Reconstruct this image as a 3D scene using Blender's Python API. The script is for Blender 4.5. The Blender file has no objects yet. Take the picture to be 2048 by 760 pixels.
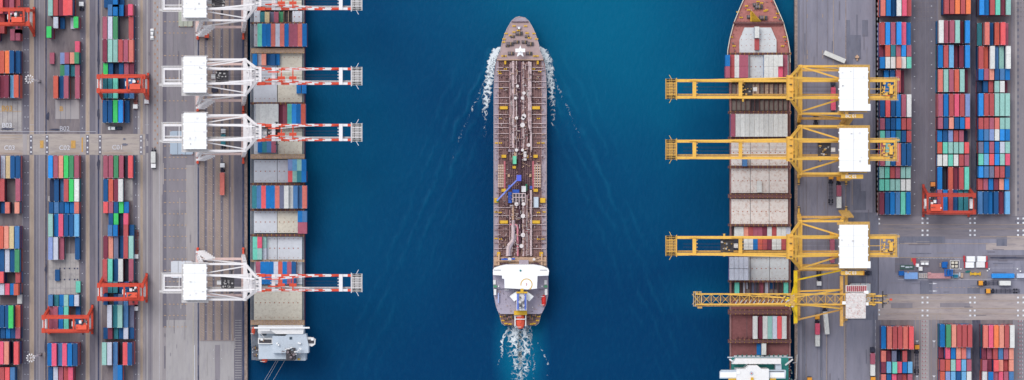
import bpy, math, random
from mathutils import Vector, Matrix
random.seed(7)
R = math.radians
# ------------------------------------------------------------------ camera, world, sun, exposure
scn = bpy.context.scene
S = 0.27            # metres per photo pixel on the quay
H = 1500.0          # height of the drone camera with a long lens
cam_d = bpy.data.cameras.new('camera'); cam = bpy.data.objects.new('camera', cam_d)
scn.collection.objects.link(cam); scn.camera = cam
cam.location = (0, 0, H); cam.rotation_euler = (0, 0, 0)
cam_d.sensor_width = 36; cam_d.lens = 36*H/(2048*S); cam_d.clip_start = 10; cam_d.clip_end = 6000
w = bpy.data.worlds.new('World'); scn.world = w; w.use_nodes = True
nt = w.node_tree; bg = nt.nodes['Background']
sky = nt.nodes.new('ShaderNodeTexSky'); sky.sky_type = 'NISHITA'; sky.sun_disc = False
SUN_EL, SUN_AZ = R(60), R(-35)
sky.sun_elevation = SUN_EL; sky.sun_rotation = SUN_AZ
hs = nt.nodes.new('ShaderNodeHueSaturation'); hs.inputs['Saturation'].default_value = 0.35
nt.links.new(sky.outputs[0], hs.inputs['Color']); nt.links.new(hs.outputs[0], bg.inputs['Color'])
bg.inputs['Strength'].default_value = 0.15
sd = bpy.data.lights.new('sun', 'SUN'); sun = bpy.data.objects.new('sun', sd); scn.collection.objects.link(sun)
sd.energy = 1.0; sd.angle = R(30); sd.color = (1, .97, .93)
sun.rotation_euler = (R(90)-SUN_EL, 0, -SUN_AZ+math.pi) ; sun.location = (0, 0, 300)
scn.view_settings.view_transform = 'Standard'; scn.view_settings.look = 'None'
scn.view_settings.exposure = 0.55; scn.view_settings.gamma = 1.0

# ------------------------------------------------------------------ helpers
def X(px, z=0.0): return (px-1024)*S*(H-z)/H
def Y(py, z=0.0): return (380-py)*S*(H-z)/H
def lin(c):
    c = c/255.0
    return c/12.92 if c <= .04045 else ((c+.055)/1.055)**2.4
GAIN = 1.12
MATS = {}
def mat(name, rgb, rough=.75, var=.10, metal=0.0, sc=.35, stretch=(1, 1, 1), bump=0.0, dirt=None, dirt_amt=.0, spec=.3, rib=0.0, rnd=0.0):
    """procedural paint / concrete / steel: base colour with broken noise, optional dirt and corrugation"""
    if name in MATS: return MATS[name]
    m = bpy.data.materials.new(name); MATS[name] = m; m.use_nodes = True
    t = m.node_tree; N = t.nodes; L = t.links; b = N['Principled BSDF']
    col = [min(.85, lin(v)/GAIN) for v in rgb]
    b.inputs['Roughness'].default_value = rough; b.inputs['Metallic'].default_value = metal
    b.inputs['Specular IOR Level'].default_value = spec
    g = N.new('ShaderNodeNewGeometry'); mp = N.new('ShaderNodeMapping'); mp.inputs['Scale'].default_value = stretch
    L.new(g.outputs['Position'], mp.inputs['Vector'])
    n = N.new('ShaderNodeTexNoise'); n.inputs['Scale'].default_value = sc; n.inputs['Detail'].default_value = 6; n.inputs['Roughness'].default_value = .65
    L.new(mp.outputs[0], n.inputs['Vector'])
    r = N.new('ShaderNodeMapRange'); r.inputs['From Min'].default_value = .3; r.inputs['From Max'].default_value = .7
    r.inputs['To Min'].default_value = 1-var; r.inputs['To Max'].default_value = 1+var
    L.new(n.outputs['Fac'], r.inputs['Value'])
    out = r.outputs[0]
    if rnd:
        oi = N.new('ShaderNodeObjectInfo'); rr = N.new('ShaderNodeMapRange')
        rr.inputs['To Min'].default_value = 1-rnd; rr.inputs['To Max'].default_value = 1+rnd
        L.new(oi.outputs['Random'], rr.inputs['Value'])
        mu = N.new('ShaderNodeMath'); mu.operation = 'MULTIPLY'; L.new(out, mu.inputs[0]); L.new(rr.outputs[0], mu.inputs[1]); out = mu.outputs[0]
    vm = N.new('ShaderNodeVectorMath'); vm.operation = 'SCALE'; vm.inputs[0].default_value = col
    L.new(out, vm.inputs['Scale']); cout = vm.outputs[0]
    if dirt:
        n2 = N.new('ShaderNodeTexNoise'); n2.inputs['Scale'].default_value = sc*2.3; n2.inputs['Detail'].default_value = 8; n2.inputs['Roughness'].default_value = .75
        L.new(mp.outputs[0], n2.inputs['Vector'])
        r2 = N.new('ShaderNodeMapRange'); r2.inputs['From Min'].default_value = .50; r2.inputs['From Max'].default_value = .68
        r2.inputs['To Max'].default_value = dirt_amt; L.new(n2.outputs['Fac'], r2.inputs['Value'])
        mx = N.new('ShaderNodeMix'); mx.data_type = 'RGBA'; L.new(r2.outputs[0], mx.inputs['Factor']); L.new(cout, mx.inputs['A'])
        mx.inputs['B'].default_value = [lin(v)/GAIN for v in dirt]+[1]; cout = mx.outputs['Result']
    L.new(cout, b.inputs['Base Color'])
    if bump or rib:
        bp = N.new('ShaderNodeBump'); bp.inputs['Distance'].default_value = .05; bp.inputs['Strength'].default_value = max(bump, .5 if rib else 0)
        if rib:
            tc = N.new('ShaderNodeTexCoord'); wv = N.new('ShaderNodeTexWave'); wv.bands_direction = 'Y'; wv.inputs['Scale'].default_value = rib
            L.new(tc.outputs['Object'], wv.inputs['Vector']); L.new(wv.outputs['Fac'], bp.inputs['Height'])
        else: L.new(n.outputs['Fac'], bp.inputs['Height'])
        L.new(bp.outputs[0], b.inputs['Normal'])
    return m

class MB:
    def __init__(s): s.v = []; s.f = []; s.mi = []; s.ms = []
    def m(s, mt):
        if mt not in s.ms: s.ms.append(mt)
        return s.ms.index(mt)
    def poly(s, pts, faces, mt):
        o = len(s.v); i = s.m(mt); s.v += [tuple(p) for p in pts]
        for f in faces: s.f.append([a+o for a in f]); s.mi.append(i)
    def box(s, x0, x1, y0, y1, z0, z1, mt):
        if x0 > x1: x0, x1 = x1, x0
        if y0 > y1: y0, y1 = y1, y0
        s.poly([(x, y, z) for z in (z0, z1) for y in (y0, y1) for x in (x0, x1)],
               [(0, 2, 3, 1), (4, 5, 7, 6), (0, 1, 5, 4), (2, 6, 7, 3), (0, 4, 6, 2), (1, 3, 7, 5)], mt)
    def pb(s, px0, py0, px1, py1, z0, z1, mt):      # box from photo pixels, taken at the height of its top
        s.box(X(px0, z1), X(px1, z1), Y(py0, z1), Y(py1, z1), z0, z1, mt)
    def sheet(s, px0, py0, px1, py1, z, mt):
        z += (len(s.f) % 48)*.0011      # sheets of one object step up by a millimetre, never in one plane
        s.poly([(X(px0, z), Y(py1, z), z), (X(px1, z), Y(py1, z), z), (X(px1, z), Y(py0, z), z), (X(px0, z), Y(py0, z), z)], [(0, 1, 2, 3)], mt)
    def beam(s, p, q, a, b, mt):                    # box section a wide, b high between two points
        p = Vector(p); q = Vector(q); d = (q-p).normalized()
        up = Vector((0, 0, 1)) if abs(d.z) < .95 else Vector((1, 0, 0))
        u = d.cross(up).normalized()*a/2; v = u.cross(d).normalized()*b/2
        P = [p-u-v, p+u-v, p+u+v, p-u+v, q-u-v, q+u-v, q+u+v, q-u+v]
        s.poly(P, [(0, 1, 2, 3), (7, 6, 5, 4), (0, 4, 5, 1), (1, 5, 6, 2), (2, 6, 7, 3), (3, 7, 4, 0)], mt)
    def tube(s, p, q, r, mt, n=8, r2=None):
        p = Vector(p); q = Vector(q); d = (q-p).normalized(); r2 = r if r2 is None else r2
        up = Vector((0, 0, 1)) if abs(d.z) < .95 else Vector((1, 0, 0))
        u = d.cross(up).normalized(); v = u.cross(d).normalized()
        P = []
        for k in range(n):
            a = 2*math.pi*k/n; P.append(p+(u*math.cos(a)+v*math.sin(a))*r)
        for k in range(n):
            a = 2*math.pi*k/n; P.append(q+(u*math.cos(a)+v*math.sin(a))*r2)
        s.poly(P, [tuple(range(n))[::-1], tuple(range(n, 2*n))]+[(k, (k+1) % n, n+(k+1) % n, n+k) for k in range(n)], mt)
    def path(s, pts, r, mt, n=6):
        for a, b in zip(pts, pts[1:]): s.tube(a, b, r, mt, n)
    def prism(s, pts, z0, z1, mt, pts0=None, mtop=None):   # outline pts at z1, pts0 at z0
        n = len(pts); pts0 = pts0 or pts
        P = [(x, y, z0) for x, y in pts0]+[(x, y, z1) for x, y in pts]
        s.poly(P, [tuple(range(n))[::-1]]+[(k, (k+1) % n, n+(k+1) % n, n+k) for k in range(n)], mt)
        s.poly([(x, y, z1) for x, y in pts], [tuple(range(n))], mtop or mt)
    def build(s, name, parent=None, org=None, **kw):
        me = bpy.data.meshes.new(name)
        o3 = Vector(org) if org is not None else (ORG.get(parent.name, Vector((0, 0, 0))) if parent else Vector((0, 0, 0)))
        me.from_pydata([tuple(Vector(p)-o3) for p in s.v], [], s.f)
        for mt in s.ms: me.materials.append(mt)
        me.polygons.foreach_set('material_index', s.mi); me.update()
        o = bpy.data.objects.new(name, me); scn.collection.objects.link(o)
        if parent: o.parent = parent; ORG[o.name] = o3
        else: o.location = o3; ORG[o.name] = o3
        for k, v in kw.items(): o[k] = v
        return o
ORG = {}
def root(name, loc, label, cat, group=None, rz=0.0, local=False):
    o = bpy.data.objects.new(name, None); scn.collection.objects.link(o)
    o.empty_display_size = 2; o.location = loc; o.rotation_euler = (0, 0, rz)
    o['label'] = label; o['category'] = cat
    if group: o['group'] = group
    ORG[o.name] = Vector((0, 0, 0)) if local else Vector(loc)
    return o
def struct(mb, name): return mb.build(name, kind='structure')
def txt(body, px, py, z, size_m, mt, name, parent=None, rz=0.0, loc=None, **kw):
    cu = bpy.data.curves.new(name, 'FONT'); cu.body = body; cu.size = size_m; cu.extrude = .004; cu.align_x = 'CENTER'; cu.align_y = 'CENTER'; cu.offset = size_m*.012
    t = bpy.data.objects.new(name+'_tmp', cu); scn.collection.objects.link(t)
    bpy.context.view_layer.update()
    me = bpy.data.meshes.new_from_object(t.evaluated_get(bpy.context.evaluated_depsgraph_get()))
    bpy.data.objects.remove(t)
    me.name = name; me.materials.clear(); me.materials.append(mt)
    o = bpy.data.objects.new(name, me); scn.collection.objects.link(o)
    if parent: o.parent = parent
    o.location = loc if loc else (X(px, z), Y(py, z), z); o.rotation_euler = (0, 0, rz)
    for k, v in kw.items(): o[k] = v
    return o

# ------------------------------------------------------------------ water
WZ = -4.0
def water_mat():
    m = bpy.data.materials.new('harbour_water'); m.use_nodes = True; t = m.node_tree; N = t.nodes; L = t.links; b = N['Principled BSDF']
    b.inputs['Roughness'].default_value = .3; b.inputs['IOR'].default_value = 1.33; b.inputs['Specular IOR Level'].default_value = .07
    g = N.new('ShaderNodeNewGeometry'); sp = N.new('ShaderNodeSeparateXYZ'); L.new(g.outputs['Position'], sp.inputs[0])
    def M(op, a, c=None, cl=False):
        n = N.new('ShaderNodeMath'); n.operation = op; n.use_clamp = cl
        for i, v in enumerate((a, c)):
            if v is None: continue
            if isinstance(v, (int, float)): n.inputs[i].default_value = v
            else: L.new(v, n.inputs[i])
        return n.outputs[0]
    def blob(cx, cy, rx, ry):      # a soft patch of lighter, siltier water
        a = M('DIVIDE', M('SUBTRACT', sp.outputs['X'], X(cx)), rx*S); c = M('DIVIDE', M('SUBTRACT', sp.outputs['Y'], Y(cy)), ry*S)
        return M('SUBTRACT', 1.0, M('POWER', M('ADD', M('MULTIPLY', a, a), M('MULTIPLY', c, c)), .5), True)
    n = N.new('ShaderNodeTexNoise'); n.inputs['Scale'].default_value = .012; n.inputs['Detail'].default_value = 5; n.inputs['Roughness'].default_value = .6; n.inputs['Distortion'].default_value = .6
    L.new(g.outputs['Position'], n.inputs['Vector'])
    nz = M('SUBTRACT', n.outputs['Fac'], .5)
    silt = M('ADD', M('MULTIPLY', blob(1170, -30, 420, 330), 1.15), M('MULTIPLY', blob(1330, 250, 330, 330), .62))
    silt = M('ADD', silt, M('MULTIPLY', blob(1420, 590, 140, 60), .55))
    silt = M('ADD', silt, M('MULTIPLY', blob(1580, 10, 60, 120), .8))
    silt = M('ADD', silt, M('MULTIPLY', blob(600, 300, 380, 560), .62))
    silt = M('ADD', silt, M('MULTIPLY', blob(1042, 700, 62, 150), 1.7))
    silt = M('ADD', silt, M('MULTIPLY', nz, .55), True)
    cr = N.new('ShaderNodeValToRGB'); L.new(silt, cr.inputs[0]); e = cr.color_ramp.elements
    e[0].position = 0; e[0].color = (.0006, .037, .112, 1)
    e[1].position = 1; e[1].color = (.0008, .104, .200, 1)
    k = cr.color_ramp.elements.new(.35); k.color = (.0008, .058, .144, 1)
    # stretched wavelets (colour of the facets and bump)
    mp = N.new('ShaderNodeMapping'); mp.inputs['Rotation'].default_value = (0, 0, R(28)); mp.inputs['Scale'].default_value = (1, .45, 1); L.new(g.outputs['Position'], mp.inputs['Vector'])
    w1 = N.new('ShaderNodeTexNoise'); w1.inputs['Scale'].default_value = .55; w1.inputs['Detail'].default_value = 7; w1.inputs['Roughness'].default_value = .7; L.new(mp.outputs[0], w1.inputs['Vector'])
    # the V of the tanker's wake
    ax = M('ABSOLUTE', M('SUBTRACT', sp.outputs['X'], X(1040))); by = M('SUBTRACT', Y(95), sp.outputs['Y'])
    arm = M('SUBTRACT', ax, M('ADD', M('MULTIPLY', by, .43), 50*S))
    nb = N.new('ShaderNodeTexNoise'); nb.inputs['Scale'].default_value = .06; nb.inputs['Detail'].default_value = 3; L.new(g.outputs['Position'], nb.inputs['Vector'])
    ph = M('ADD', M('MULTIPLY', arm, .85), M('MULTIPLY', M('SUBTRACT', nb.outputs['Fac'], .5), 9.0))
    band = M('SUBTRACT', 1.0, M('DIVIDE', M('ABSOLUTE', arm), 24.0), True)
    band = M('MULTIPLY', band, M('GREATER_THAN', by, 0.0)); band = M('MULTIPLY', band, M('SUBTRACT', 1.15, M('DIVIDE', by, 210.0), True))
    nc = N.new('ShaderNodeTexNoise'); nc.inputs['Scale'].default_value = .11; nc.inputs['Detail'].default_value = 4; L.new(mp.outputs[0], nc.inputs['Vector'])
    band = M('MULTIPLY', band, M('MULTIPLY', M('SUBTRACT', nc.outputs['Fac'], .38), 4.0, True))
    ripple = M('MULTIPLY', M('POWER', M('MULTIPLY', M('ADD', M('SINE', ph), 1.0), .5), 3.0), band)
    fac = M('ADD', M('MULTIPLY', ripple, .13), M('MULTIPLY', M('SUBTRACT', w1.outputs['Fac'], .48), .16), True)
    mx = N.new('ShaderNodeMix'); mx.data_type = 'RGBA'; L.new(fac, mx.inputs['Factor']); L.new(cr.outputs[0], mx.inputs['A']); mx.inputs['B'].default_value = (.02, .26, .42, 1)
    L.new(mx.outputs['Result'], b.inputs['Base Color'])
    bp = N.new('ShaderNodeBump'); bp.inputs['Strength'].default_value = .6; bp.inputs['Distance'].default_value = .6
    hsum = M('ADD', w1.outputs['Fac'], M('MULTIPLY', ripple, .8)); L.new(hsum, bp.inputs['Height']); L.new(bp.outputs[0], b.inputs['Normal'])
    return m
mb = MB(); mb.box(-2500, 2500, -2500, 2500, WZ-6, WZ, water_mat()); struct(mb, 'harbour_water')

def foam_mat():
    m = bpy.data.materials.new('sea_foam'); m.use_nodes = True; t = m.node_tree; N = t.nodes; L = t.links; b = N['Principled BSDF']
    b.inputs['Base Color'].default_value = (.74, .80, .82, 1); b.inputs['Roughness'].default_value = .7
    at = N.new('ShaderNodeAttribute'); at.attribute_name = 'foam_density'
    g = N.new('ShaderNodeNewGeometry')
    n0 = N.new('ShaderNodeTexNoise'); n0.inputs['Scale'].default_value = .35; n0.inputs['Detail'].default_value = 4; L.new(g.outputs['Position'], n0.inputs['Vector'])
    ad = N.new('ShaderNodeVectorMath'); ad.operation = 'MULTIPLY_ADD'; L.new(n0.outputs['Color'], ad.inputs[0]); ad.inputs[1].default_value = (5, 5, 0); L.new(g.outputs['Position'], ad.inputs[2])
    n = N.new('ShaderNodeTexNoise'); n.inputs['Scale'].default_value = .42; n.inputs['Detail'].default_value = 9; n.inputs['Roughness'].default_value = .72; L.new(ad.outputs[0], n.inputs['Vector'])
    vo = N.new('ShaderNodeTexVoronoi'); vo.feature = 'DISTANCE_TO_EDGE'; vo.inputs['Scale'].default_value = .38; L.new(ad.outputs[0], vo.inputs['Vector'])
    def M(op, a, c, cl=False):
        k = N.new('ShaderNodeMath'); k.operation = op; k.use_clamp = cl
        for i, v in enumerate((a, c)):
            if isinstance(v, (int, float)): k.inputs[i].default_value = v
            else: L.new(v, k.inputs[i])
        return k.outputs[0]
    lace = M('SUBTRACT', 1.0, M('MULTIPLY', vo.outputs['Distance'], 3.4), True)
    s = M('ADD', M('MULTIPLY', lace, .30), M('MULTIPLY', n.outputs['Fac'], .95))
    a = M('MULTIPLY', M('SUBTRACT', s, M('SUBTRACT', 1.05, M('MULTIPLY', at.outputs['Fac'], .68))), 4.0, True)
    L.new(M('MULTIPLY', a, .95), b.inputs['Alpha'])
    return m
FOAM = foam_mat()
def foam(path, name, label):
    """path: (px, py, half width px, density)"""
    pts = []
    for a, b in zip(path, path[1:]):
        n = max(2, int(math.hypot(b[0]-a[0], b[1]-a[1])/4))
        for k in range(n): pts.append([a[i]+(b[i]-a[i])*k/n for i in range(4)])
    pts.append(list(path[-1])); NX = 12; V = []; D = []; F = []
    for i, p in enumerate(pts):
        q = pts[min(i+1, len(pts)-1)]; r_ = pts[max(i-1, 0)]
        dx, dy = q[0]-r_[0], q[1]-r_[1]; l = math.hypot(dx, dy) or 1; nx, ny = -dy/l, dx/l
        for j in range(NX+1):
            u = j/NX*2-1
            V.append((X(p[0]+nx*u*p[2]*1.3, WZ), Y(p[1]+ny*u*p[2]*1.3, WZ), WZ+.12)); D.append(p[3]*(1-abs(u)**2.2))
    for i in range(len(pts)-1):
        for j in range(NX):
            a = i*(NX+1)+j; F.append((a, a+1, a+NX+2, a+NX+1))
    me = bpy.data.meshes.new(name); me.from_pydata(V, [], F); me.materials.append(FOAM)
    me.update(); at = me.attributes.new('foam_density', 'FLOAT', 'POINT'); at.data.foreach_set('value', D); me.update()
    o = bpy.data.objects.new(name, me); scn.collection.objects.link(o); o['kind'] = 'stuff'; o['label'] = label; o['category'] = 'foam'
foam([(1001, 94, 3, .95), (991, 103, 8, 1.2), (984, 122, 10, 1.12), (979, 150, 11, 1.0), (974, 185, 11, .86), (971, 215, 9, .68), (970, 250, 7, .5), (969, 290, 5, .32)], 'bow_foam', 'white bow wave foam along the left side of the tanker')
foam([(1079, 94, 3, .95), (1088, 103, 8, 1.15), (1095, 122, 10, 1.05), (1100, 150, 10, .92), (1103, 185, 10, .8), (1105, 215, 8, .62), (1106, 250, 6, .46), (1108, 290, 5, .3)], 'bow_foam', 'white bow wave foam along the right side of the tanker')
foam([(1085, 110, 4, .5), (1112, 165, 4, .56), (1135, 215, 4, .52), (1160, 275, 4, .42), (1185, 340, 4, .25)], 'wake_foam', 'thin foam line trailing outwards from the right side of the tanker bow')
foam([(995, 110, 4, .5), (968, 165, 4, .56), (946, 215, 4, .52), (920, 275, 4, .42), (895, 340, 4, .25)], 'wake_foam', 'thin foam line trailing outwards from the left side of the tanker bow')
foam([(1041, 645, 24, .9), (1039, 665, 30, .92), (1039, 690, 28, .84), (1041, 720, 24, .74), (1043, 770, 20, .58), (1044, 830, 20, .4)], 'stern_foam', 'churned white foam streaming behind the tanker stern')
foam([(1040, 655, 5, .8), (1039, 700, 6, 1.0), (1041, 740, 6, .9), (1043, 800, 6, .7)], 'stern_foam', 'dense central streak of foam in the tanker wake')
foam([(1030, 648, 4, .9), (1012, 665, 4, .9), (1003, 685, 4, .8), (1004, 710, 5, .55), (997, 730, 4, .45)], 'stern_foam', 'curved foam line on the left edge of the stern wake')
foam([(1054, 652, 4, .9), (1060, 680, 3, .8), (1066, 700, 4, .5), (1068, 730, 4, .55), (1066, 780, 4, .5)], 'stern_foam', 'thin foam line close to the right of the stern wake')
foam([(1076, 685, 3, .5), (1090, 712, 3, .65), (1096, 730, 3, .6), (1094, 760, 4, .5)], 'stern_foam', 'outer foam line to the far right of the stern wake')

# ------------------------------------------------------------------ quays
LQ = mat('worn_quay_concrete', (156, 149, 151), .9, .18, sc=.05, stretch=(3.2, .5, 1), dirt=(112, 108, 120), dirt_amt=.55, bump=.1)
RQ = mat('blue_grey_asphalt', (140, 138, 151), .9, .14, sc=.05, stretch=(3.2, .5, 1), dirt=(110, 112, 130), dirt_amt=.5, bump=.1)
WALL = mat('quay_wall_concrete', (95, 95, 100), .9, .2)
def quay(px_edge, sgn, mt):
    mb = MB(); xe = X(px_edge); xo = sgn*1400
    mb.poly([(xe, -1200, 0), (xo, -1200, 0), (xo, 1200, 0), (xe, 1200, 0)], [(0, 1, 2, 3) if sgn > 0 else (3, 2, 1, 0)], mt)
    mb.poly([(xe, -1200, -12), (xe, 1200, -12), (xe, 1200, 0), (xe, -1200, 0)], [(0, 1, 2, 3) if sgn < 0 else (3, 2, 1, 0)], WALL)
    struct(mb, 'quay_ground')
quay(495, -1, LQ); quay(1589, 1, RQ)

def C(name, rgb, **k):
    rgb = (rgb[0]+8, rgb[1]+6, rgb[2]+1)
    k['var'] = k.get('var', .10)*1.35
    k.setdefault('var', .10); k.setdefault('sc', .08); k.setdefault('stretch', (3, .6, 1)); k.setdefault('rough', .9)
    return mat(name, rgb, **k)
pad = C('pad_concrete', (124, 117, 124), dirt=(88, 84, 96), dirt_amt=.6, var=.16)
padl = C('pale_pad', (172, 168, 170), dirt=(120, 116, 126), dirt_amt=.6, var=.14, stretch=(1, 1, 1))
lane_dk = C('dark_lane', (112, 110, 125), dirt=(86, 86, 104), dirt_amt=.4)
lane_md = C('mid_lane', (135, 131, 142), var=.07)
lane_lt = C('light_lane', (160, 155, 160), var=.07)
tan = C('tan_strip', (172, 157, 148), var=.10, dirt=(140, 128, 128), dirt_amt=.5)
rail_dk = C('dark_rail_bed', (66, 74, 104), var=.30, dirt=(34, 40, 66), dirt_amt=.8, sc=.3)
cross = C('cross_road_concrete', (172, 163, 160), dirt=(128, 120, 126), dirt_amt=.65, var=.10, stretch=(.5, 3, 1))
crossr = C('cross_road_asphalt', (128, 124, 136), dirt=(104, 103, 118), dirt_amt=.55, var=.10, stretch=(.5, 3, 1))
crosst = C('cross_road_tan', (166, 156, 158), dirt=(122, 116, 128), dirt_amt=.6, var=.12, stretch=(.5, 3, 1))
apron = C('apron_asphalt', (133, 130, 140), dirt=(112, 110, 124), dirt_amt=.45)
apron_pale = C('apron_pale', (163, 160, 165), var=.06, dirt=(146, 142, 150), dirt_amt=.5)
brick = C('striped_apron_lane', (152, 140, 142), var=.08, dirt=(128, 118, 126), dirt_amt=.5)
navy_as = C('old_dark_asphalt', (110, 113, 132), var=.12, dirt=(78, 82, 102), dirt_amt=.5)
black_l = C('blackish_lane', (84, 84, 104), var=.2, dirt=(50, 52, 78), dirt_amt=.8, sc=.12)  # very dark blue-grey lane colour with still darker blotches
fend = C('fender_strip', (150, 134, 130), var=.25, sc=.6, stretch=(1, 1, 1), dirt=(70, 72, 90), dirt_amt=.7)
white = mat('white_road_paint', (228, 230, 236), .8, .08, sc=1)
whited = mat('worn_white_paint', (188, 186, 194), .8, .15, sc=1)
yellow = mat('yellow_road_paint', (205, 160, 90), .8, .15, sc=1)
tanl = mat('faded_yellow_paint', (182, 160, 138), .85, .2, sc=.4)

faded = mat('faded_orange_paint', (196, 164, 128), .85, .25, sc=1); lett = mat('chalky_letter_paint', (214, 214, 220), .85, .2, sc=1)
T, B_ = -150, 910      # strips run well past the frame
def strips(name, items, z):
    g = MB()
    for (x0, y0, x1, y1, m_) in items: g.sheet(x0, y0, x1, y1, z, m_)
    struct(g, name)
strips('storage_pad', [(-420, T, 44, 268, pad), (94, T, 160, 268, pad), (204, T, 266, 268, pad), (-420, 310, 44, B_, pad), (94, 310, 160, B_, pad), (204, 310, 266, B_, pad),
    (1759, T, 1823, 432, pad), (1876, T, 1941, 432, pad), (1954, T, 2023, 432, pad), (1762, 640, 1828, B_, pad), (1878, 640, 1944, B_, pad), (1962, 640, 2026, B_, pad)], .02)
strips('storage_pad_patch', [(97, 507, 158, 612, padl), (0, 201, 43, 262, padl), (96, 392, 118, 402, padl), (246, 358, 265, 401, padl), (110, 200, 158, 238, lane_lt), (-420, 400, 40, 450, pad),
    (1, 585, 36, 607, mat('brown_pad', (112, 100, 104), .9, .1))], .09)
for y0, y1 in ((T, 268), (310, B_)):
    strips('yard_lane', [(45, y0, 59, y1, lane_dk), (59, y0, 68, y1, tan), (68, y0, 77, y1, lane_dk), (77.5, y0, 89, y1, lane_md), (89.5, y0, 93.5, y1, rail_dk),
        (160, y0, 171, y1, lane_dk), (171.5, y0, 179, y1, tan), (179.5, y0, 191, y1, lane_dk), (191.5, y0, 203, y1, lane_md), (203, y0, 203.9, y1, tan),
        (266.5, y0, 275, y1, lane_dk), (275.5, y0, 280, y1, lane_lt), (280.5, y0, 286, y1, tan)], .02)
    strips('yard_rail', [(195.5, y0, 198.5, y1, rail_dk), (89.6, y0, 90.4, y1, tanl), (63.6, y0, 64.6, y1, tanl), (174.5, y0, 175.3, y1, tanl), (283, y0, 284, y1, tanl), (73.5, y0, 74.2, y1, whited), (78, y0, 78.6, y1, whited)], .09)
strips('cross_road', [(-420, 268, 290, 309.5, cross)], .09)
strips('cross_road_patch', [(59, 270, 65, 309, lane_dk), (91, 270, 97, 309, lane_dk), (172, 270, 178, 309, lane_dk), (197, 270, 203, 309, lane_dk), (279, 270, 286, 309, lane_md),
    (292, 268, 297, 282, lane_dk), (292, 292, 297, 306, lane_dk), (46, 268, 54, 309.5, lane_lt), (160, 268, 168, 309.5, lane_lt)], .16)
strips('service_road', [(290, T, 305, B_, lane_md), (305.5, T, 325, B_, lane_lt)], .02)
strips('service_road_seam', [(293, T, 296, B_, apron_pale), (300, T, 301, B_, lane_dk), (318.5, T, 319.3, B_, whited), (311, T, 312, B_, apron_pale)], .09)
strips('apron', [(325.5, T, 333, 655, lane_dk), (333, T, 389, 640, apron), (333, 640, 389, B_, apron_pale), (389.3, T, 395, B_, lane_lt), (399, T, 468, 682, brick), (399, 682, 468, B_, apron_pale), (468.4, T, 484, B_, lane_dk)], .02)
strips('apron_patch', [(340, 312, 372, 420, lane_md), (373, 600, 388, 682, apron_pale), (375, 60, 388, 330, lane_md), (372, 330, 389, 640, lane_lt), (409, T, 413.5, 680, lane_dk), (425, T, 429, 680, lane_dk), (441.5, T, 446, 680, lane_dk), (457.5, T, 461, 680, lane_dk),
    (340, 60, 346, 300, lane_md), (352, T, 355, 300, lane_md), (430, 690, 440, B_, lane_md), (332, 655, 345, 760, apron_pale)], .09)
strips('crane_rail', [(395.3, T, 397.6, B_, rail_dk), (484.4, T, 488.5, B_, rail_dk), (1596.5, T, 1599, B_, navy_as), (1691, T, 1692.3, B_, fend)], .16)
strips('quay_edge_strip', [(489, T, 494.8, B_, fend), (1589.3, T, 1595, B_, fend)], .16)
strips('apron', [(1600, T, 1760, B_, RQ)], .02)
strips('apron_patch', [(1692, 40, 1700, 420, navy_as), (1692.5, 425, 1757, 640, navy_as), (1700, 95, 1706, 320, navy_as), (1690.5, 70, 1722, 118, navy_as), (1724, 40, 1736, 73, navy_as), (1706, 360, 1722, 420, navy_as), (1722, 382, 1732, 420, navy_as), (1745, T, 1750, B_, navy_as),
    (1604, 500, 1611, B_, navy_as), (1640, 520, 1645, B_, navy_as),], .09)
strips('yard_lane', [(1751, T, 1758.5, 432, black_l), (1824, T, 1838, 432, lane_dk), (1838, T, 1850, 432, lane_dk), (1851, T, 1875, 432, lane_dk), (1941.5, T, 1953.5, 432, black_l), (2024, T, 2048, 432, lane_md), (2030, T, 2034, 432, lane_lt), (2048.5, T, 2500, 432, lane_md),
    (1829, 640, 1842, B_, lane_md), (1842, 640, 1858, B_, lane_lt), (1858, 640, 1877, B_, lane_md), (1944.5, 640, 1961, B_, black_l), (2027, 640, 2500, B_, lane_md), (1752, 640, 1761, B_, lane_dk)], .02)
strips('cross_road', [(1756, 432, 2500, 478, crossr), (1756, 478, 2500, 588, RQ), (1756, 588, 2500, 640, crosst)], .09)
strips('cross_road_patch', [(1780, 473, 1890, 488, navy_as), (1972, 486, 2500, 500, crosst), (1993, 472, 2014, 492, navy_as), (2014, 472, 2500, 486, crosst), (1840, 562, 1865, 588, navy_as), (1935, 575, 1960, 586, navy_as), (1782, 606, 1825, 616, lane_md), (1880, 606, 1940, 614, lane_md),
    (1890, 535, 1975, 560, lane_md), (1790, 516, 1910, 545, lane_dk), (2030, 440, 2500, 446, lane_dk), (1975, 510, 2500, 521, lane_dk)], .16)
# thin painted marks, all of one kind of paint per sheet object
mk = MB(); my = MB(); mt_ = MB(); st0 = MB()
zz = .23
def dots(x, y0, y1, step, m_, w_=1.2, h_=1.6):
    y = y0
    while y < y1: m_.sheet(x-w_/2, y-h_/2, x+w_/2, y+h_/2, zz, white if m_ is mk else yellow); y += step
for x in (50, 56, 164.5, 271.5, 277): dots(x, 10, 262, 22.4, mk); dots(x, 323, 760, 22.4, mk)
for x in (62, 94, 175, 200, 282):
    for y in (273.5, 281.5, 295, 304): mk.sheet(x-1.4, y-1.6, x+1.4, y+1.6, zz, white)
for x in (412, 427, 443): dots(x, 6, 676, 17.3, mk, 1.0, 1.0)
for x in (427, 443): dots(x, 700, 730, 17.3, mk, 1.0, 1.0)
for x in (1829, 1863): dots(x, 12, 428, 23.5, mk, 2.4, 1.2)
dots(1975, 12, 40, 11, mk)
for x in (1845, 1855, 1940.5, 1949.5, 2036, 2047):
    for y in (437, 446, 461, 470, 595, 605, 621, 631): mk.sheet(x-1.9, y-1.8, x+1.9, y+1.8, zz, white)
for x in (1758.5,):
    for y in (438, 447, 620, 629): mk.sheet(x-1.4, y-1.8, x+1.4, y+1.8, zz, white)
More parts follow.
